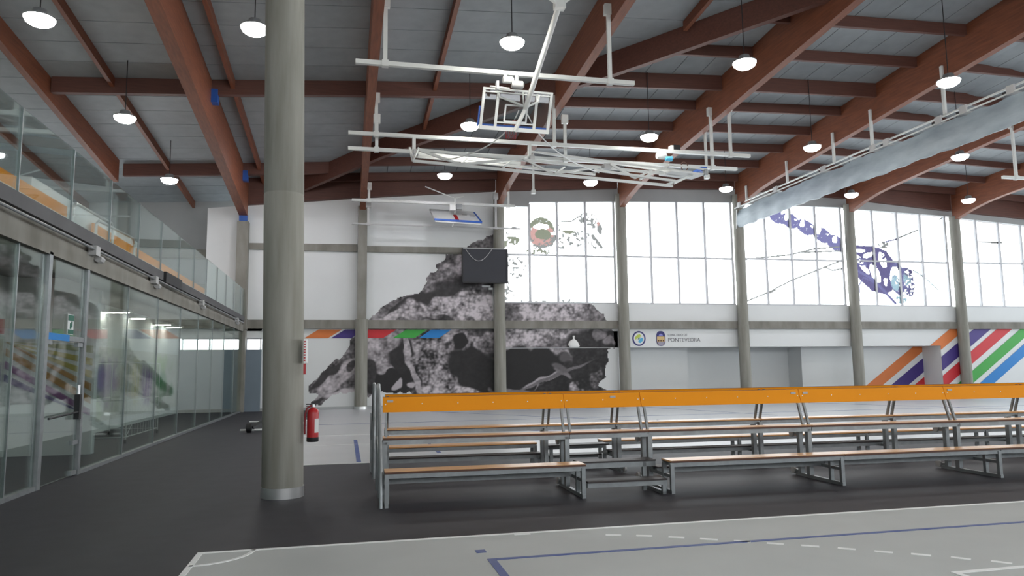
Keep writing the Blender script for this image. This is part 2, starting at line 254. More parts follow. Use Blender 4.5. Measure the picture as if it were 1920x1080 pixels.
# far court markings
line(.22, .30, 13.6, 18.0, lineblue); line(-1.25, 30, 19.4, 19.45); line(-1.25, 30, 16.9, 16.93); line(-1.25, 30, 23.5, 23.55, lineblue)
for (x0, y0, x1, y1) in [(1.82, 14.6, 1.84, 15.5), (1.84, 16.1, 1.84, 17.0)]: line(x0 - .03, x1 + .03, y0, y1, lineblue)
arc = MB()
for k in range(40):
    a0, a1 = R_(180 + 4.5 * k), R_(184.5 + 4.5 * k)
    p = lambda a, r: (6.5 + r * math.cos(a), 21.5 + r * math.sin(a))
    arc.floorpoly([p(a0, 2.97), p(a0, 3.03), p(a1, 3.03), p(a1, 2.97)], .004, .009)
arc.build('centre_circle', lineblue, fl)
for (a, b) in [((3, 30), (9, 21)), ((12, 30), (14, 22)), ((20, 29), (24, 20))]:
    MB().bar((a[0], a[1], .006), (b[0], b[1], .006), .05, .004).build('court_line', lineblue, fl)

# ================================================================== FAR WALL
XC = [-4.35, .68, 6.88, 12.92, 19.2, 25.6, 32.15, 38.6]
wf = MB()
T = .3
def wtop(x):
    return float(np.interp(x, [-16, -5.72, -1.9, .44, 5.55, 13.24, 19.9, 24.1, 31.9, 46], [7.9, 8.71, 9.15, 9.38, 9.9, 10.38, 10.62, 10.46, 9.95, 9.2]))
wf.wallpoly([(-5.72, 3.4), (6.9, 3.4), (6.9, wtop(6.9)), (5.55, wtop(5.55)), (.44, wtop(.44)), (-1.9, wtop(-1.9)), (-5.72, wtop(-5.72))], YW, YW + T)
wf.box(-3.5, 12.7, YW, YW + T, 0, 3.4)                  # lower wall bays 0,1,(2)
wf.box(6.9, 46, YW, YW + T, 2.62, 4.72)                 # spandrel and band
wf.box(-16, -3.5, YW, YW + T, 0, 2.62); wf.box(-16, -3.5, YW, YW + T, 3.08, 3.6)
wf.box(30.9, 46, YW, YW + T, 0, 2.62)
wall_far = struct(wf.build('wall_far', white))
# recess behind the band
rc = MB()
rc.box(12.7, 16.9, 34.3, 34.6, 0, 2.9); rc.box(16.9, 23.4, 35.5, 35.8, 0, 2.9); rc.box(23.4, 31.0, 34.3, 34.6, 0, 2.9)
rc.box(16.7, 16.9, 34.6, 35.5, 0, 2.9); rc.box(23.4, 23.6, 34.6, 35.5, 0, 2.9); rc.box(12.6, 12.7, YW + T, 34.3, 0, 2.9)
rc.box(12.6, 31.2, YW + T, 35.8, 2.62, 2.9); rc.box(30.9, 31.2, YW + T, 35.8, 0, 2.9)
rc.build('recess_wall', white, wall_far)
# lintel above the windows
WT = [(7.07, 9.29), (8.40, 9.31), (8.42, 9.52), (12.69, 9.72), (13.27, 9.74), (18.92, 9.92), (19.72, 9.90), (25.31, 9.90), (25.95, 9.85), (31.68, 9.68), (32.67, 9.59), (38.4, 9.25), (46, 8.8)]
li = MB()
for (a, b) in zip(WT[:-1], WT[1:]): li.wallpoly([(a[0], a[1]), (b[0], b[1]), (b[0], wtop(b[0])+.05), (a[0], wtop(a[0])+.05)], YW - .02, YW + T)
li.build('lintel', greywall, wall_far)
# dark far upper wall beyond the left end
MB().box(-16, .2, 36, 36.3, 3.6, 12.5).box(0, .2, 33.3, 36, 8, 12.5).build('gable_wall', greywall, wall_far)
MB().box(-5.85, -5.72, YW, 36, 3.6, 8.7).build('return_wall', white, wall_far)
MB().box(-16, -5.72, 35.6, 36, 6.9, 7.3).build('upper_beam', conc, wall_far); MB().box(-16, -5.72, 35.6, 36, 5.4, 5.7).build('upper_beam', conc, wall_far)
# beams
for a, b in zip([-16, -4.1] + [x + .2 for x in XC[1:]], [-4.6] + [x - .2 for x in XC[1:]] + [46]):
    MB().box(a, b, YW - .16, YW + .02, 3.5, 3.88).build('ring_beam', conc, wall_far)
for a, b in [(-4.1, .47), (.89, 6.68)]:
    MB().hexa([(a, YW - .14, 6.93), (b, YW - .14, 6.93 + .1 * (b > 3)), (b, YW, 6.93), (a, YW, 6.93)], [(a, YW - .14, 7.2), (b, YW - .14, 7.26), (b, YW, 7.26), (a, YW, 7.2)]).build('upper_beam', conc, wall_far)
# baseboard
bb = MB()
for a, b in [(-3.5, .45), (.9, 6.68), (7.08, 12.6)]: bb.box(a, b, YW - .03, YW, 0, .12)
struct(bb.build('baseboard_far', mat('steel_skirting', (.35, .36, .36), .4, metal=.5)))

# stripes in the wall
for i, (x0, x1, mm) in enumerate([(-1.55, -.15, S_OR), (.0, 0.42, S_PU), (-.55, .3, S_PU), (.97, 1.97, S_RE), (2.10, 3.2, S_GR), (3.3, 4.35, S_BL)]):
    if i == 1: continue
    dx = .55
    pts = {0: [(-1.75, 3.09), (-.75, 3.09), (-.15, 3.47), (-1.15, 3.47)], 2: [(-.62, 3.09), (.25, 3.09), (.44, 3.22), (.44, 3.47), (-.02, 3.47)],
           3: [(.93, 3.09), (1.62, 3.09), (2.22, 3.47), (.93, 3.47)], 4: [(2.05, 3.09), (3.02, 3.09), (3.6, 3.47), (2.65, 3.47)], 5: [(3.22, 3.09), (4.12, 3.09), (4.68, 3.47), (3.78, 3.47)]}[i]
    MB().wallpoly(pts, YW - .018, YW).build('painted_stripe', mm, wall_far)
def slant(x0, w, z0, z1, y, mm, lo=-99, hi=99):
    # slope from the photo: dx/dz = 1.55
    k = 1.50; P = [(x0, z0), (x0 + w, z0), (x0 + w + k * (z1 - z0), z1), (x0 + k * (z1 - z0), z1)]
    Q = []                                     # clip in x
    for lim, sg in ((lo, 1), (hi, -1)):
        Q = []
        for i in range(len(P)):
            a, b = P[i], P[(i + 1) % len(P)]; ia, ib = (a[0] - lim) * sg >= 0, (b[0] - lim) * sg >= 0
            if ia: Q.append(a)
            if ia != ib:
                t = (lim - a[0]) / (b[0] - a[0]); Q.append((lim, a[1] + t * (b[1] - a[1])))
        P = Q
        if len(P) < 3: return
    MB().wallpoly(P, y - .012, y).build('painted_stripe', mm, wall_far)
for x0, wdt, mm in [(26.4, 1.0, S_OR), (27.95, 1.1, S_PU), (29.45, 1.0, S_RE), (31.0, .95, S_GR), (32.4, .95, S_BL)]:
    slant(x0, wdt, 0, 2.62, 34.3, mm, -99, 30.9)
    slant(x0 - .1, wdt, 0, 2.62, YW - .005, mm, 30.9, 99)
    slant(x0 - .1 + 1.5 * 2.62, wdt, 2.62, 3.5, YW - .005, mm)

# ---- logos on the white band
YL = YW - .012
def disc(cx, cz, rx, rz, d, mm, parent, n=28, name='emblem_disc', a0=0, a1=360, sup=2.0):
    pts = []
    for k in range(n + (0 if a1 - a0 >= 360 else 1)):
        t = R_(a0 + (a1 - a0) * k / n); c, s_ = math.cos(t), math.sin(t)
        pts.append((cx + rx * math.copysign(abs(c) ** (2 / sup), c), cz + rz * math.copysign(abs(s_) ** (2 / sup), s_)))
    return MB().wallpoly(pts, YW - d, YW - .001).build(name, mm, parent)
lg = thing('wall_emblem', 'round emblem with a navy ring and lime and blue swirl on the white band', 'emblem', (13.77, YW - .02, 3.04))
disc(13.77, 3.04, .34, .36, .012, navy, lg, name='ring'); disc(13.77, 3.04, .27, .29, .016, white, lg, name='field')
MB().wallpoly([(13.58, 2.98), (13.56, 3.1), (13.68, 3.22), (13.82, 3.25), (13.9, 3.16), (13.74, 3.08)], YW - .02, YW - .01).build('lime_swirl', S_LI, lg)
MB().wallpoly([(13.72, 2.88), (13.82, 2.82), (13.95, 2.92), (13.98, 3.06), (13.88, 3.08), (13.76, 2.98)], YW - .02, YW - .01).build('blue_swirl', S_CY, lg)
MB().wallpoly([(13.70, 2.98), (13.80, 3.04), (13.84, 3.1), (13.74, 3.07)], YW - .023, YW - .01).build('dark_mark', signgreen, lg)
cr = thing('city_crest', 'oval city crest with a blue dome over sand towers beside the lettering', 'emblem', (14.9, YW - .02, 3.04))
disc(14.9, 3.04, .235, .36, .012, navy, cr, name='shield', sup=2.8); disc(14.9, 3.02, .20, .31, .016, S_SA, cr, name='field', sup=2.8)
disc(14.9, 3.14, .20, .2, .020, navy, cr, a0=0, a1=180, n=16, name='dome'); disc(14.9, 3.16, .11, .11, .024, mat('logo_lilac', (.25, .25, .6), .6), cr, a0=0, a1=180, n=12, name='arch')
disc(14.9, 2.88, .18, .17, .020, mat('logo_grey', (.35, .33, .42), .6), cr, a0=180, a1=360, n=16, name='water')
for dx in (-.12, 0, .12): MB().box(14.9 + dx - .03, 14.9 + dx + .03, YW - .024, YW - .01, 2.9, 2.97).build('tower', plyedge, cr)
def text(body, x, z, size, mm, parent, y=YW - .012, name='lettering', rot=(R_(90), 0, 0), xs=1.0):
    cu = bpy.data.curves.new(name, 'FONT'); cu.body = body; cu.size = size; cu.extrude = .003
    t = bpy.data.objects.new(name + '_tmp', cu); col.objects.link(t)
    dg = bpy.context.evaluated_depsgraph_get(); me = bpy.data.meshes.new_from_object(t.evaluated_get(dg))
    bpy.data.objects.remove(t)
    o = bpy.data.objects.new(name, me); col.objects.link(o); me.materials.clear(); me.materials.append(mm)
    off = POS.get(parent.name, (0, 0, 0)); o.parent = parent; o.location = (x - off[0], y - off[1], z - off[2]); o.rotation_euler = rot; o.scale = (xs, 1, 1)
    return o
lt = thing('wall_lettering', 'grey lettering CONCELLO DE PONTEVEDRA on the white wall band', 'lettering', (15.3, YW - .02, 2.95))
text('CONCELLO DE', 15.27, 3.16, .15, inkgrey, lt); text('PONTEVEDRA', 15.27, 2.88, .27, inkgrey, lt)

# ---- the printed toad mural, as printed panels on the wall
PX = np.array([p[0] for p in TOAD]); PZ = np.array([p[1] for p in TOAD])
def inside(X, Z, PX, PZ):
    r = np.zeros(X.shape, bool); n = len(PX)
    for i in range(n):
        x0, z0, x1, z1 = PX[i], PZ[i], PX[(i + 1) % n], PZ[(i + 1) % n]
        if z0 == z1: continue
        c = ((z0 > Z) != (z1 > Z)) & (X < (x1 - x0) * (Z - z0) / (z1 - z0) + x0); r ^= c
    return r
rng = np.random.RandomState(5)
NZ = [rng.rand(64, 64) for _ in range(6)]
def vn(x, y, k=0):
    g = NZ[k % 6]; xi = np.floor(x).astype(int); yi = np.floor(y).astype(int); fx = x - xi; fy = y - yi
    fx = fx * fx * (3 - 2 * fx); fy = fy * fy * (3 - 2 * fy); a = g[xi % 64, yi % 64]; b = g[(xi + 1) % 64, yi % 64]; c = g[xi % 64, (yi + 1) % 64]; d = g[(xi + 1) % 64, (yi + 1) % 64]
    return (a * (1 - fx) + b * fx) * (1 - fy) + (c * (1 - fx) + d * fx) * fy
WR = [(rng.rand(48, 48), rng.rand(48, 48)) for _ in range(2)]
def worley(x, y, k=0):
    gx, gy = WR[k]; xi = np.floor(x).astype(int); yi = np.floor(y).astype(int); best = np.full(x.shape, 9.)
    for dx in (-1, 0, 1):
        for dy in (-1, 0, 1):
            cx = xi + dx + gx[(xi + dx) % 48, (yi + dy) % 48]; cy = yi + dy + gy[(xi + dx) % 48, (yi + dy) % 48]
            best = np.minimum(best, (cx - x) ** 2 + (cy - y) ** 2)
    return np.sqrt(best)
def toad(X, Z):
    jx = X + (vn(X * 5, Z * 5, 0) - .5) * .16; jz = Z + (vn(X * 5, Z * 5, 1) - .5) * .16
    msk = inside(jx, jz, PX, PZ)
    tone = .30 + .3 * (vn(X * 1.1, Z * 1.1, 2) - .5); tex = np.full(X.shape, .75)
    for (cx, cz, rx, rz, ang, tn, tx, sf) in BLOBS:
        a = R_(-ang); wx = X + (vn(X * 2.5, Z * 2.5, 3) - .5) * min(rx, rz, .6) * 1.3; wz = Z + (vn(X * 2.5, Z * 2.5, 4) - .5) * min(rx, rz, .6) * 1.3
        u = ((wx - cx) * math.cos(a) + (wz - cz) * math.sin(a)) / rx; v = (-(wx - cx) * math.sin(a) + (wz - cz) * math.cos(a)) / rz
        d = np.sqrt(u * u + v * v); k = np.clip((1.08 - d) / max(sf * .6, .05), 0, 1); k = k * k * (3 - 2 * k)
        tone = tone * (1 - k) + tn * k; tex = tex * (1 - k) + tx * k
    w1 = 1 - worley(X * 6.2, Z * 7.6, 0) * 1.35; w2 = 1 - worley(X * 2.6, Z * 3.0, 1) * 1.2
    f = .42 * w1 + .16 * w2 + .55 * (vn(X * 8, Z * 8, 5) - .5) + .35 * (vn(X * 15, Z * 15, 1) - .5) + .7 * (vn(X * 2.9, Z * 2.9, 2) - .5)
    tone = tone + tex * (f - .17) * (.26 + 1.0 * np.clip(tone, 0, .5))
    tone = np.clip(tone, .02, .75)
    lin = np.clip(tone, 0, 1) ** 1.55 * 1.05 + .006
    C = np.stack([lin * 1.0, lin * .92, lin * .97, np.ones_like(lin)], -1)
    return msk, C
def print_panel(x0, x1, z0, z1, y, parent, res=.037, fn=toad, m=printmat, name='mural_panel', need=3):
    nx = int((x1 - x0) / res) + 1; nz = int((z1 - z0) / res) + 1
    X, Z = np.meshgrid(np.linspace(x0, x1, nx), np.linspace(z0, z1, nz))
    msk, C = fn(X, Z)
    idx = np.arange(nx * nz).reshape(nz, nx)
    keep = (msk[:-1, :-1].astype(int) + msk[1:, :-1] + msk[:-1, 1:] + msk[1:, 1:]) >= need
    q = np.stack([idx[:-1, :-1], idx[:-1, 1:], idx[1:, 1:], idx[1:, :-1]], -1)[keep]
    if len(q) == 0: return
    used, inv = np.unique(q, return_inverse=True); q = inv.reshape(-1, 4)
    co = np.stack([X.ravel()[used], np.full(len(used), y), Z.ravel()[used]], -1)
    off = POS.get(parent.name, (0, 0, 0)) if parent else (0, 0, 0)
    me = bpy.data.meshes.new(name); me.from_pydata((co - np.array(off)).tolist(), [], q.tolist())
    at = me.color_attributes.new('print', 'FLOAT_COLOR', 'POINT'); at.data.foreach_set('color', C.reshape(-1, 4)[used].ravel())
    me.materials.append(m); o = bpy.data.objects.new(name, me); col.objects.link(o); o.parent = parent
    return o
mur = thing('toad_mural', 'huge grey and black toad photo print across the far wall panels', 'mural', (5, YW - .01, 0))
yp = YW - .008
for (x0, x1, z0, z1) in [(-2.2, .45, .12, 3.49), (.9, 6.66, .12, 3.49), (.9, 6.66, 3.89, 6.96), (.9, 6.66, 7.27, 9.5), (7.08, 12.7, 3.89, 4.71), (7.08, 12.75, 2.63, 3.49), (7.08, 12.6, .12, 2.6)]:
    print_panel(x0, x1, z0, z1, yp, mur)

# ================================================================== WINDOWS
def film_fn(items):
    def fn(X, Z):
        C = np.ones(X.shape + (4,)); M_ = np.zeros(X.shape, bool)
        jx = X + (vn(X * 9, Z * 9, 0) - .5) * .06; jz = Z + (vn(X * 9, Z * 9, 1) - .5) * .06
        spk = vn(X * 11, Z * 11, 2) * .6 + vn(X * 23, Z * 23, 3) * .4
        for it in items:
            if it[0] == 'e':
                cx, cz, rx, rz, ang, sp = it[1]; a = R_(-ang)
                u = ((jx - cx) * math.cos(a) + (jz - cz) * math.sin(a)) / rx; v = (-(jx - cx) * math.sin(a) + (jz - cz) * math.cos(a)) / rz
                k = (u * u + v * v) < 1
                if sp > 0: k &= spk > (.16 + .46 * sp)
            elif it[0] == 'l':
                k = np.zeros(X.shape, bool); P = it[1]; wd = max(it[3] * .0145, .03)
                for (a, b) in zip(P[:-1], P[1:]):
                    ax, az, bx, bz = a[0], a[1], b[0], b[1]; L = max((bx - ax) ** 2 + (bz - az) ** 2, 1e-6)
                    t = np.clip(((X - ax) * (bx - ax) + (Z - az) * (bz - az)) / L, 0, 1)
                    k |= ((X - ax - t * (bx - ax)) ** 2 + (Z - az - t * (bz - az)) ** 2) < wd * wd
            else:
                P = it[1]; k = inside(jx, jz, np.array([p[0] for p in P]), np.array([p[1] for p in P]))
            c = it[2]
            if c[0] >= .99: M_ &= ~k
            else: M_ |= k; C[k, :3] = c
        return M_, C
    return fn
ff = film_fn(FILM)
winmetal = mat('grey_window_frame', (.62, .63, .66), .5, noise=.1)  # grey lightened to carry the glare around the windows
bays = [(7.1, 12.66, [8.41, 9.78, 11.2]), (13.2, 18.95, [14.55, 15.99, 17.46]), (19.5, 25.3, [20.84, 22.31, 23.77]), (25.92, 31.8, [27.22, 28.74, 30.21]), (32.45, 38.3, [33.8, 35.3, 36.8]), (38.9, 44.5, [40.3, 41.7, 43.1])]
def wt(x): return float(np.interp(x, [p[0] for p in WT], [p[1] for p in WT]))
for i, (x0, x1, ml) in enumerate(bays):
    zt = 6.97 + .035 * i
    wn = struct(MB().box(x0 - .06, x1 + .06, YW - .01, YW + .1, 4.70, 4.77).build('window_%d' % (i + 1), winmetal))
    xs = [x0] + ml + [x1]
    for x in xs: MB().box(x - .055, x + .055, YW + .0, YW + .1, 4.77, wt(x) + .02).build('mullion', winmetal, wn)
    MB().box(x0, x1, YW + .03, YW + .09, zt - .02, zt + .07).build('transom', winmetal, wn)
    for a, b in zip(xs[:-1], xs[1:]):
        MB().box(a + .035, b - .035, YW + .055, YW + .065, 4.77, zt).build('pane', glass_clear, wn)
        MB().wallpoly([(a + .035, zt + .06), (b - .035, zt + .06), (b - .035, wt(b) + .01), (a + .035, wt(a) + .01)], YW + .055, YW + .065).build('pane', glass_clear, wn)
        o = print_panel(a + .036, b - .036, 4.77, max(wt(a), wt(b)) - .05, YW + .05, wn, res=.035, fn=ff, m=filmmat, name='window_film', need=2)
    struct(wn)
wn = struct(MB().box(-6.7, -3.5, YW, YW + .1, 3.05, 3.1).build('window_7', winmetal))
for x in (-6.66, -5.6, -4.12, -3.55): MB().box(x - .03, x + .03, YW + .02, YW + .1, 2.62, 3.06).build('mullion', winmetal, wn)
for a, b in ((-6.63, -5.63), (-5.57, -4.15), (-4.09, -3.58)): MB().box(a, b, YW + .05, YW + .06, 2.62, 3.06).build('pane', glass_clear, wn)

# ================================================================== FAR COLUMNS
def colmn(i, label, square=False, split=False):
    x = XC[i]; t = thing('concrete_column', label, 'column', (x, YW - .28, 0))
    if square:
        MB().box(x - .23, x + .23, YW - .5, YW - .02, 3.9, 8.08).build('shaft', conc, t)
        MB().box(x - .23, x + .23, YW - .5, YW - .02, 0, 3.45).build('lower_shaft', conc, t); MB().box(x - .26, x + .26, YW - .53, YW - .02, 3.45, 3.9).build('joint_block', conc, t)
        MB().box(x - .16, x + .16, YW - .42, YW - .1, 8.08, 8.42).build('steel_bracket', blue, t)
    elif split:
        MB().box(x - .2, x + .2, YW - .46, YW - .06, 3.9, 8.95).build('upper_shaft', conc, t)
        MB().lathe((x, YW - .27, 0), [(.27, 0), (.27, 3.9)]).build('lower_shaft', conc_light, t, True)
    else:
        MB().lathe((x, YW - .27, 0), [(.27, 0), (.27, 3.7)]).build('lower_shaft', conc_light, t, True)
        MB().lathe((x, YW - .27, 0), [(.255, 3.7), (.255, wtop(x) - .35)]).build('upper_shaft', conc_light, t, True)
    if not square: MB().lathe((x, YW - .27, 0), [(.285, 0), (.285, .12)]).build('base_collar', chrome, t, True)
    return t
colmn(0, 'square concrete pillar with a blue bracket on top at the far left end', square=True)
colmn(1, 'concrete column square above and round below between the purple and red stripes', split=True)
colmn(2, 'round concrete column right behind the black scoreboard')
colmn(3, 'round concrete column just left of the round emblem and city crest')
colmn(4, 'round concrete column under the end of the rolled grey curtain')
colmn(5, 'round concrete column between the two halves of the dragonfly film')
colmn(6, 'round concrete column crossing the coloured diagonal stripes at the right')
# ================================================================== ROOF
BX = [-14.5, -8.8] + XC + [45.5]
ZB33 = [8.3, 8.8, 8.30, 9.02, 9.40, 9.58, 9.78, 9.80, 9.65, 9.3, 9.0]      # beam undersides at the far wall
ZR33 = [9.5, 9.75, 10.0, 10.35, 10.72, 11.0, 11.2, 11.22, 11.05, 10.7, 10.3]   # roof underside
def slope_y(y): return .078 * (33 - y) if y > 9 else .078 * 24 - .05 * (9 - y)
def zr(x, y): return float(np.interp(x, BX, ZR33)) + slope_y(y)
def zb(x, y): return float(np.interp(x, BX, ZB33)) + (.105 if x < -4 else .078) / .078 * slope_y(y)
sk = MB()
ys = [-14.5, 9, 33, 36.5]
for a, b in zip(BX[:-1], BX[1:]):
    for c, d in zip(ys[:-1], ys[1:]):
        q = [(a, c, zr(a, c) + .1), (b, c, zr(b, c) + .1), (b, d, zr(b, d) + .1), (a, d, zr(a, d) + .1)]
        sk.hexa(q, [(x, y, z + .2) for x, y, z in q])
ceil = struct(sk.build('ceiling', greywall))
# hip line: straight diagonal in plan
def hipy(x): return float(np.interp(x, [-30, -4.45, 13, 22.5], [60, 35.0, 16.3, 7.0])) if x < 22.5 else -99
# right region panels (seams along Y), left region panels (seams along X)
def bay_panels(a, b):
    x = a; n = max(1, round((b - a) / 1.06)); wd = (b - a) / n
    for i in range(n):
        x0, x1 = a + i * wd + .012, a + (i + 1) * wd - .012; y0 = max(5, hipy((x0 + x1) / 2))
        if y0 >= 32: continue
        q = [(x0, max(hipy(x0), 5), 0), (x1, max(hipy(x1), 5), 0), (x1, 32.9, 0), (x0, 32.9, 0)]
        q = [(p[0], min(p[1], 32.9), 0) for p in q]
        ylist = [y0] + ([9] if y0 < 9 else []) + [32.9]
        Q = [(p[0], p[1], zr(p[0], p[1])) for p in q]
        MB().hexa(Q, [(p[0], p[1], p[2] + .09) for p in Q]).build('ceiling_panel', panel_mat, ceil)
for a, b in zip(BX[2:-1], BX[3:]): bay_panels(a, b)
y = 10.2
while y < 36:
    y1 = min(y + 1.12, 36.4)
    for a, b in zip(BX[:7], BX[1:8]):
        # clip to the near/left side of the hip
        xa, xb = a, b
        lim = float(np.interp(y + .5, [7, 16.3, 35.0, 60], [22.5, 13, -4.45, -30]))
        if lim <= xa + .2: continue
        xb0 = min(xb, float(np.interp(y, [7, 16.3, 35.0, 60], [22.5, 13, -4.45, -30]))); xb1 = min(xb, float(np.interp(y1, [7, 16.3, 35.0, 60], [22.5, 13, -4.45, -30])))
        if xb1 < xa: xb1 = xa + .01
        Q = [(xa, y + .012), (xb0, y + .012), (xb1, y1 - .012), (xa, y1 - .012)]; Q = [(p[0], p[1], zr(*p)) for p in Q]
        MB().hexa(Q, [(p[0], p[1], p[2] + .09) for p in Q]).build('ceiling_panel', panel_mat, ceil)
    y = y1
# main beams along Y
def main_beam(i, x, y0=-14, y1=32.7, wd=.22, hk=True):
    mb = MB(); L = [y0, 0, 9, 20, y1 - 3.2, y1 - 2.2, y1 - 1.2, y1] ; P = []
    for yy in L:
        t = max(0, yy - (y1 - 3.2)) / 3.2; P.append((yy, zb(x, yy) + (.0 if not hk else .30 - .42 * t * t) - (.2 if hk else 0), zr(x, yy) - .01))
    for p, q in zip(P[:-1], P[1:]):
        mb.hexa([(x - wd / 2, p[0], p[1]), (x + wd / 2, p[0], p[1]), (x + wd / 2, q[0], q[1]), (x - wd / 2, q[0], q[1])],
                [(x - wd / 2, p[0], p[2]), (x + wd / 2, p[0], p[2]), (x + wd / 2, q[0], q[2]), (x - wd / 2, q[0], q[2])])
    return mb.build('roof_beam', wood, ceil)
for i, x in enumerate(BX[1:-1]): main_beam(i, x, wd=.34 if i == 1 else (.26 if i else .2), hk=i > 1, y1=32.7 if i else 30.5)
# purlins along X on the far side of the hip
for yy in [14.2, 16.3, 18.4, 20.5, 22.5, 24.5, 26.5, 28.5, 30.5, 32.4]:
    dp = .52 if yy == 22.5 else .36
    for a, b in zip(BX[2:-1], BX[3:]):
        xh = float(np.interp(yy, [7, 16.3, 35.0], [22.5, 13, -4.45]))
        a2, b2 = max(a + .13, xh), b - .13
        if b2 - a2 < .4: continue
        h = .06
        Q = [(a2, yy - h, zr(a2, yy) - dp), (b2, yy - h, zr(b2, yy) - dp), (b2, yy + h, zr(b2, yy) - dp), (a2, yy + h, zr(a2, yy) - dp)]
        MB().hexa(Q, [(p[0], p[1], zr(p[0], p[1]) - .005) for p in Q]).build('purlin', wood_dark, ceil)
# edge beam over the far wall
for a, b in zip(BX[1:-1], BX[2:]):
    a2, b2 = max(a, -4.35) + .13, b - .13
    if b2 < a2: continue
    Q = [(a2, 32.72, wtop(a2) - .02), (b2, 32.72, wtop(b2) - .02), (b2, 33.3, wtop(b2) - .02), (a2, 33.3, wtop(a2) - .02)]
    MB().hexa(Q, [(p[0], p[1], zr(p[0], p[1]) + .05) for p in Q]).build('edge_beam', wood_dark, ceil)
# cross beams along X on the left side
for yy in (15.6, 23.6, 31.0):
    for a, b in zip(BX[1:6], BX[2:7]):
        xh = float(np.interp(yy, [7, 16.3, 35.0], [22.5, 13, -4.45])); a2, b2 = a + .13, min(b - .13, xh + .3)
        if b2 - a2 < .4: continue
        Q = [(a2, yy - .1, zr(a2, yy) - .48), (b2, yy - .1, zr(b2, yy) - .48), (b2, yy + .1, zr(b2, yy) - .48), (a2, yy + .1, zr(a2, yy) - .48)]
        MB().hexa(Q, [(p[0], p[1], zr(p[0], p[1]) - .005) for p in Q]).build('cross_beam', wood_dark, ceil)
    for bx, s_ in ((-4.35, 1),): MB().box(bx + .17, bx + .36, yy - .16, yy + .16, zr(bx, yy) - .72, zr(bx, yy) - .3).build('joist_hanger', blue, ceil)
# joists along Y on the left side
for x, ye in ((-7.0, 36.3), (-3.55, 34.3), (2.8, 26.8), (-11.5, 36.3), (9.8, 19.2)):
    L = [10, 20, 30, ye] if ye > 30 else [10, 15, ye]
    for p, q in zip(L[:-1], L[1:]):
        MB().hexa([(x - .06, p, zr(x, p) - .3), (x + .06, p, zr(x, p) - .3), (x + .06, q, zr(x, q) - .3), (x - .06, q, zr(x, q) - .3)],
                  [(x - .06, p, zr(x, p) - .005), (x + .06, p, zr(x, p) - .005), (x + .06, q, zr(x, q) - .005), (x - .06, q, zr(x, q) - .005)]).build('joist', wood, ceil)
# hip beam (diagonal)
H = [(-4.3, 34.6), (-1.7, 32.2), (1.3, 28.5), (4.2, 25.5), (7.3, 22.2), (9.1, 20.4), (13, 16.3), (19.2, 10.2)]
for p, q in zip(H[:-1], H[1:]):
    d = Vector((q[0] - p[0], q[1] - p[1], 0)).normalized(); n_ = Vector((-d.y, d.x, 0)) * .1
    B4 = [(p[0] - n_.x, p[1] - n_.y), (q[0] - n_.x, q[1] - n_.y), (q[0] + n_.x, q[1] + n_.y), (p[0] + n_.x, p[1] + n_.y)]
    MB().hexa([(a, b, zr(a, b) - .75) for a, b in B4], [(a, b, zr(a, b) - .005) for a, b in B4]).build('hip_beam', wood_dark, ceil)

# ================================================================== OTHER WALLS (mostly outside the frame)
struct(MB().box(-16.3, -16, -14.5, 37, -.3, 12).build('wall_left', greywall))
wrr = struct(MB().box(46, 46.3, -14.5, 37, -.3, 1.4).box(46, 46.3, -14.5, 37, 9.4, 13).box(46, 46.3, -14.5, -11, 1.4, 9.4).box(46, 46.3, 31, 37, 1.4, 9.4).build('wall_right', white))
w8 = struct(MB().box(45.95, 46.1, -11, 31, 1.35, 1.42).build('window_8', winmetal))  # unseen glazing added to brighten the right side of the hall
for k in range(15): MB().box(45.98, 46.08, -11 + 3 * k - .04, -11 + 3 * k + .04, 1.42, 9.4).build('mullion', winmetal, w8)
for k in range(14): MB().box(46.02, 46.03, -10.95 + 3 * k, -8.05 + 3 * k, 1.42, 9.4).build('pane', glass_clear, w8)
wb = MB().box(-16, 46, -14.8, -14.5, -.3, 4.6).box(-16, 46, -14.8, -14.5, 8.2, 13).box(-16, -11, -14.8, -14.5, 4.6, 8.2).box(39, 46, -14.8, -14.5, 4.6, 8.2)  # unseen upper opening, added and sized for light on the near side
wbo = struct(wb.build('wall_back', white))
for k in range(9): MB().box(-11 + k * 6.25 - .2, -11 + k * 6.25 + .2, -14.7, -14.4, 4.6, 8.2).build('mullion', winmetal, wbo)
# ================================================================== LEFT GLASS PARTITION AND GALLERY
XG = -4.25
gw = thing('glass_partition', 'long floor to ceiling glass wall with steel posts under the gallery', 'glass wall', (XG, 20, 0))
seams = [-4, -1.6, .8, 3.2, 5.6, 8.0, 10.79]
def pane(y0, y1, z0=.05, z1=3.38): MB().box(XG - .01, XG + .01, y0 + .012, y1 - .012, z0, z1).build('pane', glass_green, gw)
for a, b in zip(seams[:-1], seams[1:]): pane(a, b)
pane(10.79, 11.7); pane(12.1, 13.36, 2.22, 3.38)
ys2 = [13.5, 15.9, 18.3, 20.7, 23.1, 25.5, 27.9, 30.3, 32.9]
for a, b in zip(ys2[:-1], ys2[1:]): pane(a, b)
MB().box(XG - .05, XG + .05, 11.72, 11.84, 0, 3.4).build('post', steel, gw); MB().box(XG - .04, XG + .04, 13.38, 13.48, 0, 3.4).build('post', steel, gw)
for yy in seams[3:] + ys2[1:]: MB().box(XG - .014, XG + .014, yy - .011, yy + .011, .05, 3.38).build('seam', steel, gw)
MB().box(XG - .04, XG + .04, -4, 11.72, 0, .06).build('floor_channel', steel, gw); MB().box(XG - .04, XG + .04, 13.48, 32.9, 0, .06).build('floor_channel', steel, gw)
MB().box(XG - .03, XG + .03, 11.84, 13.38, 2.14, 2.22).build('door_header', steel, gw)
dr = thing('glass_door', 'frameless glass door with dark push bar in the glass partition', 'door', (XG, 12.6, 0)); 
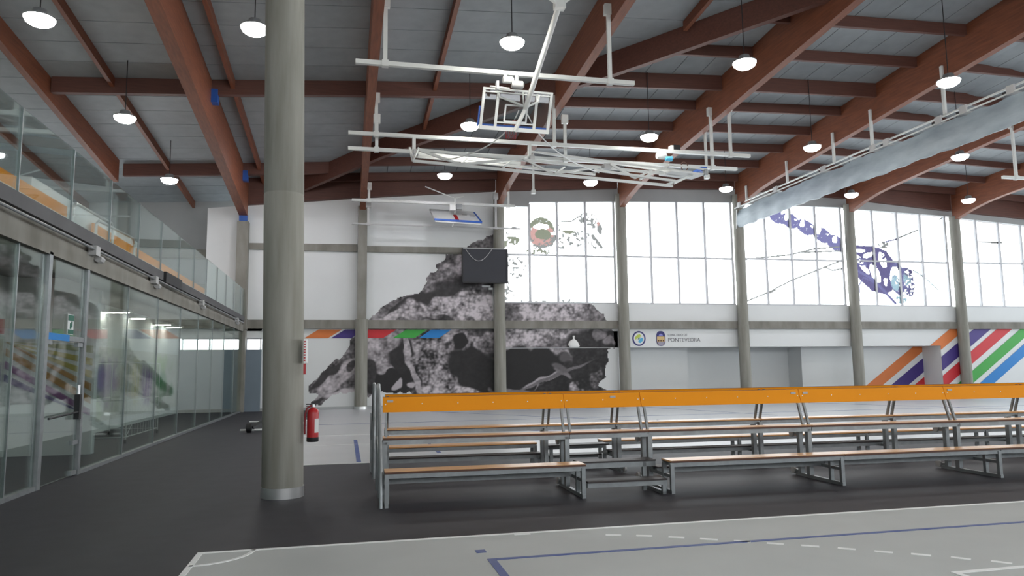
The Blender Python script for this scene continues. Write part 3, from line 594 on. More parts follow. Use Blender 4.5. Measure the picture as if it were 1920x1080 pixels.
MB().box(XG - .008, XG + .008, 11.9, 13.32, .02, 2.12).build('pane', glass_green, dr)
hb = MB().tube([(XG + .07, 11.95, .98), (XG + .07, 13.2, 1.02)], .016).build('push_bar', black, dr)
MB().box(XG + .01, XG + .09, 13.14, 13.24, .9, 1.3).build('lock_case', black, dr); MB().tube([(XG + .05, 13.19, 1.3), (XG + .05, 13.19, 1.45)], .025).build('latch', chrome, dr)
for z in (.02, .5, 2.06): MB().box(XG - .03, XG + .03, 13.12, 13.34, z, z + .07).build('hinge', steel, dr)
MB().box(XG - .03, XG + .03, 11.86, 12.05, 2.06, 2.12).build('hinge', steel, dr)
sg = thing('exit_sign', 'small green and white running man exit sign above the glass door', 'sign', (XG + .02, 12.78, 2.23))
MB().box(XG + .012, XG + .02, 12.65, 12.90, 2.24, 2.56).build('plate', white, sg)
MB().box(XG + .02, XG + .026, 12.66, 12.89, 2.46, 2.55).build('green_band', signgreen, sg); MB().box(XG + .02, XG + .026, 12.66, 12.89, 2.25, 2.32).build('green_band', signgreen, sg)
MB().box(XG + .02, XG + .026, 12.74, 12.79, 2.33, 2.42).box(XG + .02, XG + .026, 12.79, 12.84, 2.36, 2.45).build('figure', signgreen, sg)
bs = thing('blue_sign_strip', 'blue strip sign on the header above the glass door', 'sign', (XG + .03, 12.2, 2.14)); MB().box(XG + .03, XG + .04, 11.86, 12.7, 2.13, 2.23).build('strip', S_BL, bs)

# gallery slab
slab = struct(MB().box(-16, -4.25, -14.5, 32.98, 3.62, 3.98).box(-4.62, -4.2, -14.5, 32.5, 3.36, 3.64).build('gallery_slab', conc))
cl = MB().lathe((-4.42, 0, 3.30), [(.13, -14), (.13, 32.6)], axis='y', n=16).build('rounded_edge', conc, slab, True)
MB().box(-4.22, -4.16, -14.5, 32.98, 3.78, 3.98).build('edge_fascia', mat('dark_fascia', (.12, .12, .125), .7, noise=.25, scale=2), slab)
pp = thing('conduit_pipe', 'thin steel conduit running along the gallery edge with junction boxes', 'pipe', (-4.12, 13, 3.7))
MB().tube([(-4.12, -4, 3.70), (-4.12, 32, 3.70)], .022).build('tube', steel, pp)
for yy in (13.3, 17.3, 22.8, 30.0):
    MB().box(-4.2, -4.08, yy, yy + .22, 3.60, 3.76).build('junction_box', grey_plastic, pp)
    MB().tube([(-4.14, yy + .3, 3.58), (-4.14, yy + .5, 3.58)], .06).build('lamp_socket', grey_plastic, pp)
# parapet glass
gp = thing('glass_parapet', 'tall clear glass parapet standing on the gallery edge', 'glass parapet', (-4.19, 16, 3.98))
yy = 1.0
while yy < 32.5:
    MB().box(-4.2, -4.18, yy + .012, yy + 1.888, 3.99, 5.12).build('pane', glass_par, gp)
    MB().box(-4.205, -4.175, yy + 1.89, yy + 1.91, 3.99, 5.12).build('seam', steel, gp); yy += 1.9
# gallery furniture
pw = struct(MB().box(-6.0, -5.8, 15.3, 22.5, 3.98, 5.34).box(-9.4, -5.8, 15.1, 15.32, 3.98, 5.34).build('wall_gallery', white))
for i, (a, b) in enumerate(((5.0, 16.6), (18.3, 32.0))):
    t = thing('orange_bench', ['long orange bench by the gallery glass ending before the stair opening', 'orange bench along the gallery behind the tube railings'][i], 'bench', (-5.2, a, 3.98))
    MB().box(-5.74, -5.68, a, b, 4.86, 5.09).build('backrest', orange, t); MB().box(-5.7, -5.35, a, b, 4.42, 4.46).build('seat', orange, t); MB().box(-5.74, -5.67, a, b, 4.82, 4.86).build('lower_edge', white, t)
    k = a + .5
    while k < b: MB().box(-5.73, -5.69, k - .03, k + .03, 3.98, 4.86).build('bench_post', steel, t); MB().box(-5.69, -5.4, k - .02, k + .02, 4.36, 4.42).build('bracket', steel, t); MB().box(-5.42, -5.38, k - .02, k + .02, 3.98, 4.42).build('leg', steel, t); k += 2.5
def rail_u(pts, r, name, label, loc):
    t = thing(name, label, 'handrail', loc); MB().tube(pts, r, 8).build('tube', chrome, t, True); return t
rail_u([(-5.3, 15.8, 3.98), (-5.3, 15.8, 4.92), (-5.3, 15.95, 5.03), (-5.3, 18.2, 5.08), (-5.3, 18.35, 4.96), (-5.3, 18.35, 3.98)], .03, 'tube_railing', 'nearer U-shaped tube railing on the gallery', (-4.75, 15.4, 3.98))
rail_u([(-5.3, 17.2, 3.98), (-5.3, 17.2, 4.86), (-5.3, 17.35, 4.96), (-5.3, 20.0, 5.05), (-5.3, 20.15, 4.93), (-5.3, 20.15, 3.98)], .03, 'tube_railing', 'farther U-shaped tube railing on the gallery', (-4.75, 17.6, 3.98))
MB().box(-4.18, -4.1, 18.3, 20.0, 3.74, 3.99).build('steel_plate', black, slab)

# interior behind the lower glass
wi = struct(MB().box(-7.0, -6.75, -4, 33, 0, 3.62).build('wall_corridor', white))
MB().box(-6.75, -5.05, 16.75, 16.95, 0, 3.62).build('partition', white, wi)
MB().box(-6.75, -3.5, 32.86, 32.99, 0, 2.6).build('blue_wall', bluewall, wi)
MB().box(-6.74, -4.4, 32.78, 32.86, 0, .14).build('skirting', conc, wi)
MB().box(-4.3, -4.2, 32.7, 32.86, 0, 3.36).build('post', steel, wi)
def spray(items):
    def fn(X, Z):
        C = np.zeros(X.shape + (4,)); C[..., 3] = 1; base = np.array([.66, .66, .62]); C[..., :3] = base
        n1 = vn(X * 3, Z * 3, 0); n2 = vn(X * 17, Z * 17, 1)
        for (cx, cz, rx, rz, c, st) in items:
            d = ((X - cx) / rx) ** 2 + ((Z - cz) / rz) ** 2; k = np.clip(1.35 - d - .9 * (1 - n1) + .3 * (n2 - .5), 0, 1) * st
            for j in range(3): C[..., j] = C[..., j] * (1 - k) + c[j] * k
        dots = vn(X * 26, Z * 26, 2) > .86; C[dots, :3] *= .6
        return np.ones(X.shape, bool), C
    return fn
# spray-painted wall prints (x stands for the Y axis along the corridor)
def wall_print(y0, y1, z0, z1, x, items, name):
    o = print_panel(y0, y1, z0, z1, 0, None, res=.05, fn=spray(items), name=name); me = o.data
    co = np.zeros(len(me.vertices) * 3); me.vertices.foreach_get('co', co); co = co.reshape(-1, 3); co = np.stack([np.full(len(co), x), co[:, 0], co[:, 2]], -1)
    me.vertices.foreach_set('co', co.ravel()); me.flip_normals(); o.parent = wi; return o
TE = (.05, .30, .45); PR = (.20, .06, .38); YE = (.60, .55, .10); GN = (.02, .34, .08); LG = (.40, .62, .25); SD = (.45, .38, .22)
wall_print(9, 16.7, .35, 2.35, -6.745, [(11, 1.2, 3, .8, TE, .9), (14.5, 1.0, 2.6, .75, TE, .85), (15.6, 1.6, 1.5, .5, PR, .85), (13, 1.7, 1.6, .3, PR, .7), (12, 2.15, 5, .25, SD, .8), (15.5, 2.2, 2, .2, SD, .7)], 'spray_mural')
wall_print(20, 32.8, .3, 2.4, -6.745, [(21.5, 1.5, 2, .9, TE, .6), (22.0, .8, 1.6, .5, LG, .9), (23.6, 1.4, 1.4, .9, PR, .7), (25.3, 1.4, 1.0, .9, SD, .5), (26.6, 1.4, .8, .9, YE, .6), (28.0, 1.3, 1.0, 1.0, PR, .85), (30.0, 1.2, 1.4, .8, GN, .9), (31.6, .9, .8, .4, GN, .7), (29.8, 2.0, 2.5, .4, LG, .7)], 'spray_mural')
MB().box(-6.75, -6.735, 9, 16.7, 2.45, 2.75).build('red_band', red, wi)
# diagonal stripe print on the partition
YEM = mat('stripe_yellow', (.50, .42, .06), .6, noise=.05); AMB = mat('stripe_amber', (.52, .26, .05), .6, noise=.05); LIL = mat('stripe_lilac', (.30, .10, .30), .6, noise=.05); OLV = mat('stripe_olive', (.40, .42, .22), .6, noise=.05)
for k, mm in enumerate([S_PU, LIL, AMB, AMB, YEM, YEM, OLV, OLV, OLV]):
    z0 = .55 + k * .26
    P = [(-6.7, z0 + .95), (-5.1, z0 - .05), (-5.1, z0 + .10), (-6.7, z0 + 1.10)]
    P = [(a, min(max(b, .78), 2.3)) for a, b in P]
    MB().wallpoly(P, 16.735, 16.75).build('painted_stripe', mm, wi)
# ceiling tubes in the corridor
tn = ['nearest', 'second', 'third', 'farthest']
for i, (x0, x1, y) in enumerate([(-6.7, -6.1, 22.8), (-6.6, -6.3, 25.3), (-6.6, -6.2, 28.4), (-6.6, -6.2, 30.1)]):
    t = thing('strip_or_fill_light', '%s small strip light in the corridor behind the lower glass' % tn[i], 'light', (x0, y, 3.3), 'corridor strip lights')
    MB().box(x0 - .15, x1 + .15, y - .05, y + .05, 3.38, 3.44).build('housing', pvc, t); MB().box(x0 - .05, x1 + .05, y - .012, y + .012, 3.355, 3.38).build('tube', tubemat, t)
    MB().tube([(x0, y, 3.44), (x0, y, 3.62)], .006, 5).build('hanger', steel, t)
for i, y in enumerate((9.5, 13.5, 20.0)):  # lights added out of view to brighten the corridor
    t = thing('strip_or_fill_light', '%s unseen fill light added behind the concrete beam over the glass wall' % ['near', 'second', 'far'][i], 'light', (-4.8, y, 3.55), 'added corridor fill lights')
    MB().box(-4.88, -4.76, y, y + 1.5, 3.56, 3.62).build('housing', pvc, t); MB().box(-4.85, -4.79, y + .05, y + 1.45, 3.545, 3.56).build('tube', fill_emit, t)
# storage cage behind the glass
cg = thing('wire_cage', 'white wire storage trolley behind the lower glass', 'cage', (-5.4, 20, 0))
for x in (-6.2, -5.0):
    for y in (19, 22): MB().tube([(x, y, .1), (x, y, 1.9)], .015, 6).build('post', whitesteel, cg)
for z in (.15, 1.0, 1.9):
    MB().tube([(-6.2, 19, z), (-5.0, 19, z), (-5.0, 22, z), (-6.2, 22, z), (-6.2, 19, z)], .012, 6).build('rail', whitesteel, cg)
for k in range(11): MB().tube([(-5.0, 19.25 + k * .25, .15), (-5.0, 19.25 + k * .25, 1.9)], .005, 4).build('wire', whitesteel, cg)
MB().tube([(-5.0, 19, .15), (-5.0, 20.5, 1.0)], .012, 6).build('brace', whitesteel, cg)
for x in (-6.2, -5.0):
    for y in (19, 22): MB().lathe((x - .02, y, .05), [(.05, 0), (.05, .04)], axis='x', n=12).build('wheel', black, cg)

# ================================================================== BIG COLUMN AND WHAT HANGS ON IT
cx, cy = -.775, 10.2
bc = thing('concrete_column', 'big near round concrete column with a steel base collar and fire extinguisher', 'column', (cx, cy, 0))
prof = [(.262, 0), (.262, 4.0), (.258, 4.005), (.258, 4.02), (.262, 4.025), (.262, zr(cx, cy) - .3)]
mb = MB().lathe((cx, cy, 0), prof, 40); mb.v = [(x - .0165 * z, y, z) for x, y, z in mb.v]; mb.build('shaft', conc_light, bc, True)
MB().lathe((cx, cy, 0), [(.27, 0), (.27, .135), (.264, .135)], 40).build('base_collar', chrome, bc, True)
MB().lathe((cx - .17, cy, 0), [(.45, zr(cx, cy) - .3), (.45, zr(cx, cy) - .02)], 8).build('capital', steel, bc)
def extinguisher(x, y, z, label, s=1.0, face=1):
    t = thing('fire_extinguisher', label, 'extinguisher', (x, y, z))
    r = .075 * s; h = .38 * s
    MB().lathe((x, y, z + .05 * s), [(r, 0), (r, h - .06 * s), (r * .93, h - .025 * s), (r * .6, h), (r * .28, h + .015 * s), (r * .28, h + .03 * s)], 24).build('cylinder', red, t, True)
    MB().lathe((x, y, z), [(r * .96, 0), (r * 1.03, .01), (r * 1.03, .06 * s)], 24).build('base_ring', black, t, True)
    MB().lathe((x, y, z + h + .07 * s), [(r * .3, 0), (r * .3, .035 * s)], 12).build('valve', chrome, t, True)
    MB().box(x - .09 * s, x + .02, y - .012, y + .012, z + h + .10 * s, z + h + .115 * s).box(x - .09 * s, x + .01, y - .01, y + .01, z + h + .075 * s, z + h + .085 * s).build('handle', black, t)
    MB().tube([(x - .02 * s, y - .02, z + h + .09 * s), (x - .075 * s, y - .04, z + h + .06 * s), (x - .10 * s, y - .04, z + h - .03 * s), (x - .102 * s, y - .03, z + .16 * s), (x - .10 * s, y - .03, z + .1 * s)], .013 * s, 8).build('hose', mat('dark_red_hose', (.2, .01, .015), .5), t, True)
    lb = MB(); n = 8
    for k in range(n):
        a0, a1 = R_(-70 + 100 * k / n), R_(-70 + 100 * (k + 1) / n); q = r * 1.012
        i0 = len(lb.v); lb.v += [(x + q * math.cos(a0), y + q * math.sin(a0), z + .12 * s), (x + q * math.cos(a1), y + q * math.sin(a1), z + .12 * s), (x + q * math.cos(a1), y + q * math.sin(a1), z + .3 * s), (x + q * math.cos(a0), y + q * math.sin(a0), z + .3 * s)]
        lb.f.append((i0, i0 + 1, i0 + 2, i0 + 3))
    lb.build('paper_label', white, t); MB().box(x - .10 * s, x, y + .02, y + .05, z + h * .75, z + h * .82).build('wall_hook', steel, t)
    return t
extinguisher(-.405, 10.1, .70, 'red fire extinguisher hanging on the side of the big near column', 1.0)
es = thing('fire_sign', 'red and white fire extinguisher sign seen edge-on on the big near column', 'sign', (-.5, 10.0, 1.73))
MB().hexa([(-.53, 9.94, 1.73), (-.50, 9.96, 1.73), (-.485, 10.12, 1.73), (-.515, 10.12, 1.73)], [(-.53, 9.94, 2.04), (-.50, 9.96, 2.04), (-.485, 10.12, 2.04), (-.515, 10.12, 2.04)]).build('plate', white, es)
for k in range(8): MB().box(-.528, -.506, 9.930, 9.945, 1.75 + k * .035, 1.75 + k * .035 + .02).build('letter', red, es)
MB().box(-.53, -.50, 9.935, 9.96, 1.58, 1.72).build('lower_plate', red, es)
ft = thing('wheeled_trolley', 'low black wheeled trolley with white axle behind the big column', 'trolley', (-2.4, 21.3, 0))
MB().lathe((-2.53, 21.3, .13), [(.06, -.08), (.13, -.06), (.13, .06), (.06, .08)], axis='x', n=20).build('wheel', black, ft, True)
MB().tube([(-2.76, 21.3, .07), (-2.16, 21.3, .07)], .025).build('axle', white, ft)
MB().bar((-2.5, 21.35, .12), (-2.0, 21.9, .32), .25, .08).build('frame', black, ft); MB().bar((-2.2, 21.7, .3), (-1.9, 21.9, .45), .1, .1).build('grip', black, ft)
MB().tube([(-2.6, 21.9, .25), (-2.3, 21.9, .25)], .02).build('rear_axle', white, ft)

# ================================================================== THINGS ON THE FAR WALL
sb = thing('scoreboard', 'black scoreboard hung on the far wall with a loose cable', 'scoreboard', (6.1, 32.3, 5.56))
MB().box(5.1, 7.15, 32.2, 32.42, 5.56, 7.08).build('case', boardblack, sb)
MB().box(5.08, 5.12, 32.17, 32.42, 5.55, 7.09).build('edge', black, sb); MB().box(7.13, 7.17, 32.17, 32.42, 5.55, 7.09).build('edge', black, sb)
MB().box(5.1, 7.15, 32.17, 32.42, 7.07, 7.12).build('top_edge', greywall, sb); MB().box(5.1, 7.15, 32.17, 32.42, 5.53, 5.57).build('edge', black, sb)
MB().tube([(5.22 + .12 * k, 32.17, 7.05 - .53 * math.sin(math.pi * k / 10)) for k in range(11)], .012, 5).build('cable', grey_plastic, sb)
for x in (5.5, 6.7): MB().box(x - .04, x + .04, 32.4, YW - .02, 6.9, 7.0).build('wall_bracket', steel, sb)
MB().box(6.1, 6.5, 32.9, 32.98, 5.42, 5.5).build('small_lamp', white, sb); MB().box(6.42, 6.62, 32.9, 32.98, 5.3, 5.4).build('socket', white, sb)
MB().tube([(6.62, 32.95, 5.3), (6.62, 32.95, 3.5)], .012, 5).build('drop_cable', white, sb)
extinguisher(16.97, 35.38, .66, 'small red extinguisher on the white recess wall under the band', 1.15)
fs = thing('fire_sign', 'tiny red sign above the extinguisher in the recess', 'sign', (16.95, 35.48, 1.9)); MB().box(16.88, 17.05, 35.46, 35.49, 1.9, 2.1).build('plate', red, fs); MB().box(16.92, 17.0, 35.455, 35.46, 1.95, 2.03).build('symbol', white, fs)
bg_ = thing('white_bag', 'small white crumpled bag on the mural band under the toad head', 'bag', (10.48, 32.96, 2.62))
mb = MB(); prof = [(.2, 0), (.27, .06), (.26, .16), (.19, .3), (.10, .36), (.05, .4), (.045, .46), (.065, .5), (.04, .55)]
mb.lathe((10.48, 32.93, 2.63), prof, 14)
mb.v = [(10.48 + (x - 10.48) * (1 + .12 * math.sin(9 * z + 5 * x)), 32.985 - (32.985 - y) * .35, z) for x, y, z in mb.v]
mb.build('sack', pvc, bg_, True)

# ================================================================== LAMPS
rows = {'far': 28.5, 'middle': 22.4, 'near': 16.3}
colsL = [(-7.15, 'above the left gallery'), (-2.05, 'beside the top of the big near column'), (3.8, 'in line with the hanging backboard'), (9.95, 'in line with the toad eye window'),
         (16.2, 'in line with the plain window'), (22.5, 'in line with the dragonfly tail window'), (28.9, 'in line with the dragonfly head window')]
def lamp(x, y, z, label, top, group='high-bay lamps hanging from the roof', cool=False):
    t = thing('pendant_lamp', label, 'lamp', (x, y, z), group)
    hs = MB().lathe((x, y, z), [(.28, .06), (.30, .05), (.30, .085), (.17, .11), (.13, .24), (.05, .26)], 20).build('housing', steel, t, True)
    MB().lathe((x, y, z), [(.06, -.10), (.18, -.085), (.26, -.03), (.29, .03), (.285, .055)], 20).build('glare_bowl', lampcool if cool else lampmat, hs, True)  # glowing bowl enlarged so the lamp's glare is part of its shape
    MB().tube([(x, y, z + .25), (x, y, top)], .012, 6).build('cable', black, t)
    return t
for rn, y in rows.items():
    for x, cl_ in colsL:
        if rn == 'far' and x < -3 and x > -6: pass
        z = {(-7.15): 9.0, (-2.05): 9.15}.get(x, 9.36)
        if (rn, x) == ('near', -7.15): z, xx = 8.95, -6.3
        elif (rn, x) == ('middle', -7.15): z, xx = 8.95, -6.3
        elif (rn, x) == ('far', -7.15): z, xx = 8.70, -6.42
        else: xx = x
        lamp(xx, y, z, 'bright %s-row high-bay lamp %s' % (rn, cl_), zr(xx, y), cool=rn == 'far')
lamp(-12.6, 29, 8.3, 'bright high-bay lamp seen through the gallery glass at far left', zr(-12.6, 29))
for y in (10.2, 4.1, -2.0):
    for x in (3.8, 16.2): lamp(x, y, 9.5, 'high-bay lamp in the rows above and behind the camera', zr(x, y), 'lamps above and behind the camera')

# ================================================================== HANGING SPORTS EQUIPMENT
def hang_bar(label, y, z, x0, x1, posts, s=.11, m=whitesteel):
    t = thing('support_bar', label, 'support bar', ((x0 + x1) / 2, y, z))
    MB().box(x0, x1, y - s / 2, y + s / 2, z - s / 2, z + s / 2).build('bar', m, t)
    for px, top in posts:
        MB().box(px - .05, px + .05, y - .04, y + .04, z + s / 2, top).build('hanger_post', m, t)
        MB().box(px - .08, px + .08, y - s / 2 - .02, y + s / 2 + .02, z - s / 2 - .025, z + s / 2 + .025).build('clamp', m, t)
        MB().box(px - .11, px + .11, y - .07, y + .07, top - .3, top).build('top_plate', m, t)
    return t
hang_bar('nearest white support bar with the winch above the backboard', 17.4, 9.09, .15, 7.35, [(.86, zb(.68, 17.4) + .6), (6.68, zb(6.88, 17.4) + .6)])
hang_bar('upper of the two long white bars above the folded truss', 22.8, 9.07, 0, 13.95, [(.86, zb(.68, 22.8) + .6), (6.72, zb(6.88, 22.8) + .6), (13.2, zb(12.92, 22.8) + .6)])
hang_bar('lower of the two long white bars, the one carrying the truss', 23.3, 8.72, 0, 13.7, [(.9, 9.9), (7.25, 10.3), (12.75, zb(12.92, 23.3) + .6)])
hang_bar('far white support bar above the small blue-edged backboard', 31.2, 8.88, .19, 7.3, [(.9, zb(.68, 31.2) + .5), (7.0, zb(6.88, 31.2) + .5)])
hang_bar('thin lower bar below the small far backboard', 31.8, 7.98, .2, 7.7, [(.9, 9.0), (6.55, 9.6)], s=.06, m=grey_plastic)
hang_bar('short white bar hanging at the far right edge', 22.8, 8.82, 24.8, 30.5, [(25.45, zb(25.6, 22.8) + .5)])
# winch on the nearest bar
wn_ = thing('winch_motor', 'small winch motor clamped under the nearest white bar', 'winch', (3.95, 17.4, 8.85))
MB().lathe((3.9, 17.3, 8.88), [(.08, -.12), (.09, -.1), (.09, .12), (.06, .16)], axis='x', n=16).build('drum', pvc, wn_, True)
MB().lathe((4.15, 17.32, 8.78), [(.09, -.14), (.1, -.1), (.1, .14), (.05, .18)], axis='x', n=16).build('motor', grey_plastic, wn_, True)
MB().tube([(3.45, 17.3, 8.68), (3.95, 17.3, 8.66)], .02).build('shaft', pvc, wn_); MB().box(3.6, 3.66, 17.2, 17.4, 8.6, 8.8).build('gear', pvc, wn_); MB().box(3.82, 3.9, 17.34, 17.46, 8.9, 9.05).build('clamp', steel, wn_); MB().box(4.1, 4.2, 17.34, 17.46, 8.85, 9.05).build('clamp', steel, wn_)
wn2 = thing('winch_motor', 'winch motor at the right end of the long bars over the truss', 'winch', (10.6, 22.9, 8.85))
MB().lathe((10.5, 22.7, 8.86), [(.1, -.16), (.12, -.1), (.12, .14), (.07, .2)], axis='x', n=16).build('drum', pvc, wn2, True)
MB().lathe((10.75, 22.65, 8.76), [(.08, -.12), (.09, .12)], axis='x', n=14).build('motor', S_CY, wn2, True); MB().box(11.0, 11.25, 22.75, 22.95, 9.12, 9.3).build('pulley_block', black, wn2); MB().box(10.9, 11.0, 22.75, 22.95, 9.1, 9.28).build('pulley', pvc, wn2)

# backboard, near
bb_ = thing('basketball_hoop', 'clear basketball backboard folded up under the roof, seen from behind', 'basketball hoop', (4.3, 18, 8.4))
c0 = Vector((4.28, 18.0, 8.36)); ux = Vector((1, -.01, -.015)).normalized(); uz = Vector((.07, -.25, .99)).normalized(); un = ux.cross(uz).normalized()
def P3(u, v, d=0): return tuple(c0 + ux * u + uz * v + un * d)
def bbar(p, q, w_, h_, name, m=whitesteel, parent=None): return MB().bar(P3(*p), P3(*q), w_, h_, up=tuple(un)).build(name, m, parent or bb_)
MB().hexa([P3(-.9, -.5, -.02), P3(.9, -.5, -.02), P3(.9, -.5, 0), P3(-.9, -.5, 0)], [P3(-.9, .5, -.02), P3(.9, .5, -.02), P3(.9, .5, 0), P3(-.9, .5, 0)]).build('acrylic_sheet', glass_board, bb_)
for s_ in (-1, 1):
    bbar((s_ * .9, -.52, .02), (s_ * .9, .52, .02), .07, .05, 'frame_side'); bbar((s_ * .52, -.45, .03), (s_ * .52, .45, .03), .07, .04, 'frame_upright')
bbar((-.93, .5, .02), (.93, .5, .02), .05, .07, 'frame_top'); bbar((-.93, .42, .03), (.93, .42, .03), .03, .04, 'frame_rail'); bbar((-.93, -.5, .02), (.93, -.5, .02), .1, .09, 'frame_bottom'); bbar((-.5, -.34, .03), (.55, -.34, .03), .035, .03, 'frame_rail')
for (a, b) in (((-.29, -.3), (-.29, .12)), ((-.29, .12), (.29, .12)), ((.29, .12), (.29, -.3)), ((-.29, -.3), (.29, -.3))): MB().bar(P3(a[0], a[1], .005), P3(b[0], b[1], .005), .045, .01, up=tuple(un)).build('target_line', white, bb_)
MB().bar(P3(-.9, -.42, -.05), P3(.9, -.42, -.05), .05, .08, up=tuple(un)).build('blue_pad', bluepad, bb_); MB().bar(P3(-.96, -.48, -.06), P3(-.96, 0.05, -.06), .04, .06, up=tuple(un)).build('blue_pad', bluepad, bb_)
ringp = [P3(.0 + .225 * math.cos(R_(15 * k)), -.35, -.33 + .225 * math.sin(R_(15 * k))) for k in range(25)]
MB().tube(ringp, .012, 6).build('rim', mat('rim_orange', (.65, .10, .03), .4), bb_, True); MB().bar(P3(0, -.33, -.02), P3(0, -.33, -.13), .15, .1, up=tuple(ux)).build('rim_plate', mat('rim_orange', (.65, .1, .03), .4), bb_)
nt_ = MB()
for k in range(12):
    a = R_(30 * k); b = R_(30 * k + 30)
    nt_.tube([P3(.225 * math.cos(a), -.35, -.33 + .225 * math.sin(a)), P3(.15 * math.cos(b), -.55, -.33 + .15 * math.sin(b)), P3(.13 * math.cos(a), -.72, -.33 + .13 * math.sin(a))], .005, 4)
nt_.build('net', red, bb_)
top = (4.72, 15.4, 9.98); mid = P3(.22, .05, .12)
ms = MB().tube([top, tuple(Vector(mid))], .07, 10).build('mast', whitesteel, bb_, True)
MB().tube([mid, P3(.0, -.55, .06)], .055, 8).build('lower_mast', whitesteel, bb_, True)
MB().tube([P3(-.52, .42, .06), P3(-.5, .3, .1), P3(.2, .1, .14)], .03, 6).build('brace', whitesteel, bb_); MB().tube([P3(.56, .42, .06), P3(.54, .25, .1), P3(.25, .1, .14)], .03, 6).build('brace', whitesteel, bb_)
MB().tube([P3(.1, .5, .1), P3(.16, .1, .14)], .02, 6).build('brace', whitesteel, bb_)
MB().box(4.6, 4.85, 15.3, 15.5, 9.88, 10.08).build('pivot_block', whitesteel, bb_)
MB().tube([top, (.82, 13.6, 11.2)], .05, 8).build('fork_arm', whitesteel, bb_, True); MB().tube([top, (6.75, 14.2, 11.2)], .05, 8).build('fork_arm', whitesteel, bb_, True)
def cord(pts, label, r=.018):
    t = thing('hanging_cord', label, 'cord', pts[0]); n = 14; L = []
    a, c_, b = [Vector(p) for p in (pts[0], pts[1], pts[2])]
    for k in range(n + 1): u = k / n; L.append(a * (1 - u) ** 2 + c_ * 2 * u * (1 - u) + b * u * u)
    MB().tube(L, r, 6).build('cord', white, t, True)
cord([P3(.05, .0, .1), (4.1, 18.6, 7.45), (2.9, 22.1, 8.12)], 'left white cord drooping from the backboard to the truss')
cord([P3(.3, -.1, .1), (5.3, 18.8, 7.4), (7.9, 21.8, 7.9)], 'right white cord drooping from the backboard to the truss')

# folded truss and its board
tr = thing('folded_truss', 'white folded lattice truss of the second hoop hanging under the long bars', 'truss', (6, 22.2, 8.2))
YA, YB = 22.0, 23.0
def chord(p, q, r, name, m=whitesteel): MB().bar(p, q, r, r).build(name, m, tr)
lo = [(1.95, YA, 8.03), (3.43, YA, 7.99), (4.91, YA, 7.92), (6.4, YA, 7.83)]; hi = [(2.14, YA + .1, 8.42), (3.65, YA + .1, 8.34), (5.3, YA + .1, 8.30), (5.9, YA + .1, 8.28)]
chord(lo[0], (10.55, YA, 7.63), .08, 'lower_chord'); chord(hi[0], (11.3, YA + .1, 8.02), .08, 'upper_chord'); chord((6.0, YA + .3, 8.62), (11.2, YA - .1, 8.1), .06, 'upper_chord')
chord(hi[0], lo[1], .075, 'diagonal'); chord(lo[1], hi[2], .075, 'diagonal'); chord((5.4, YA, 8.3), (6.45, YA, 7.83), .06, 'diagonal'); chord(lo[1], (3.68, YA + .4, 8.32), .05, 'strut'); chord((4.75, YA, 7.93), (5.12, YA + .3, 8.28), .05, 'strut'); chord((6.45, YA, 7.83), (6.9, YA + .3, 8.17), .05, 'strut')
chord(lo[0], (1.9, YA + .6, 8.62), .06, 'end_strut'); chord(lo[0], (2.15, YA + .3, 8.55), .05, 'end_strut')
chord((6.45, YA - .1, 7.83), (8.0, YA - .1, 8.12), .06, 'diagonal'); chord((7.75, YA - .1, 7.9), (8.25, YA, 8.15), .05, 'strut'); chord((8.3, YA - .2, 8.2), (9.15, YA - .2, 7.78), .075, 'diagonal'); chord((9.15, YA - .2, 7.78), (9.75, YA - .2, 8.08), .06, 'diagonal'); chord((9.3, YA - .2, 7.74), (10.4, YA - .2, 8.28), .07, 'diagonal')
chord((7.7, YA - .3, 7.95), (10.5, YA - .3, 7.72), .07, 'lower_chord'); chord((10.5, YA - .2, 7.66), (11.3, YA - .2, 8.05), .07, 'end_strut'); chord((10.55, YA + .5, 7.8), (11.35, YA + .5, 8.1), .06, 'end_strut')
chord((2.0, YB, 8.48), (8.2, YB, 8.18), .08, 'rear_chord'); chord((2.2, YB, 8.55), (5.6, YB, 8.42), .1, 'rear_chord'); chord((5.85, YB, 8.86), (11.0, YB - .6, 8.2), .06, 'rear_chord'); chord((5.5, YB, 8.15), (8.2, YB, 8.05), .05, 'rear_chord')
for x, z in ((2.05, 9.0), (5.85, 9.0)):
    MB().box(x - .05, x + .05, 22.7, 22.85, z - .5, z).build('hanger', whitesteel, tr); MB().box(x - .02, x + .13, 22.6, 22.9, z - .56, z - .4).build('pivot', grey_plastic, tr)
chord((5.85, 22.8, 8.6), (5.4, 22.2, 8.3), .07, 'strut'); MB().box(8.1, 8.35, 21.8, 22.1, 8.08, 8.22).build('pivot', grey_plastic, tr)
hb2 = thing('stowed_backboard', 'white backboard lying folded at the right end of the lattice truss', 'backboard', (10.8, 21.8, 8.0))
MB().hexa([(10.3, 21.5, 7.98), (11.5, 21.5, 7.92), (11.5, 22.5, 8.02), (10.3, 22.5, 8.1)], [(10.3, 21.5, 8.02), (11.5, 21.5, 7.97), (11.5, 22.5, 8.07), (10.3, 22.5, 8.15)]).build('board', white, hb2)
for yy in (21.5, 22.0, 22.5): MB().bar((10.2, yy, 8.2), (11.55, yy, 8.1), .05, .05).build('frame_bar', whitesteel, hb2)
MB().box(11.4, 11.62, 21.6, 22.4, 8.08, 8.22).build('blue_pad', bluepad, hb2); MB().box(11.45, 11.55, 21.45, 21.6, 7.9, 8.1).build('bolt', steel, hb2)
MB().tube([(11.0 + .12 * math.cos(R_(30 * k)), 22.0, 8.32 + .16 * math.sin(R_(30 * k))) for k in range(13)], .015, 6).build('rope_loop', plyedge, hb2)

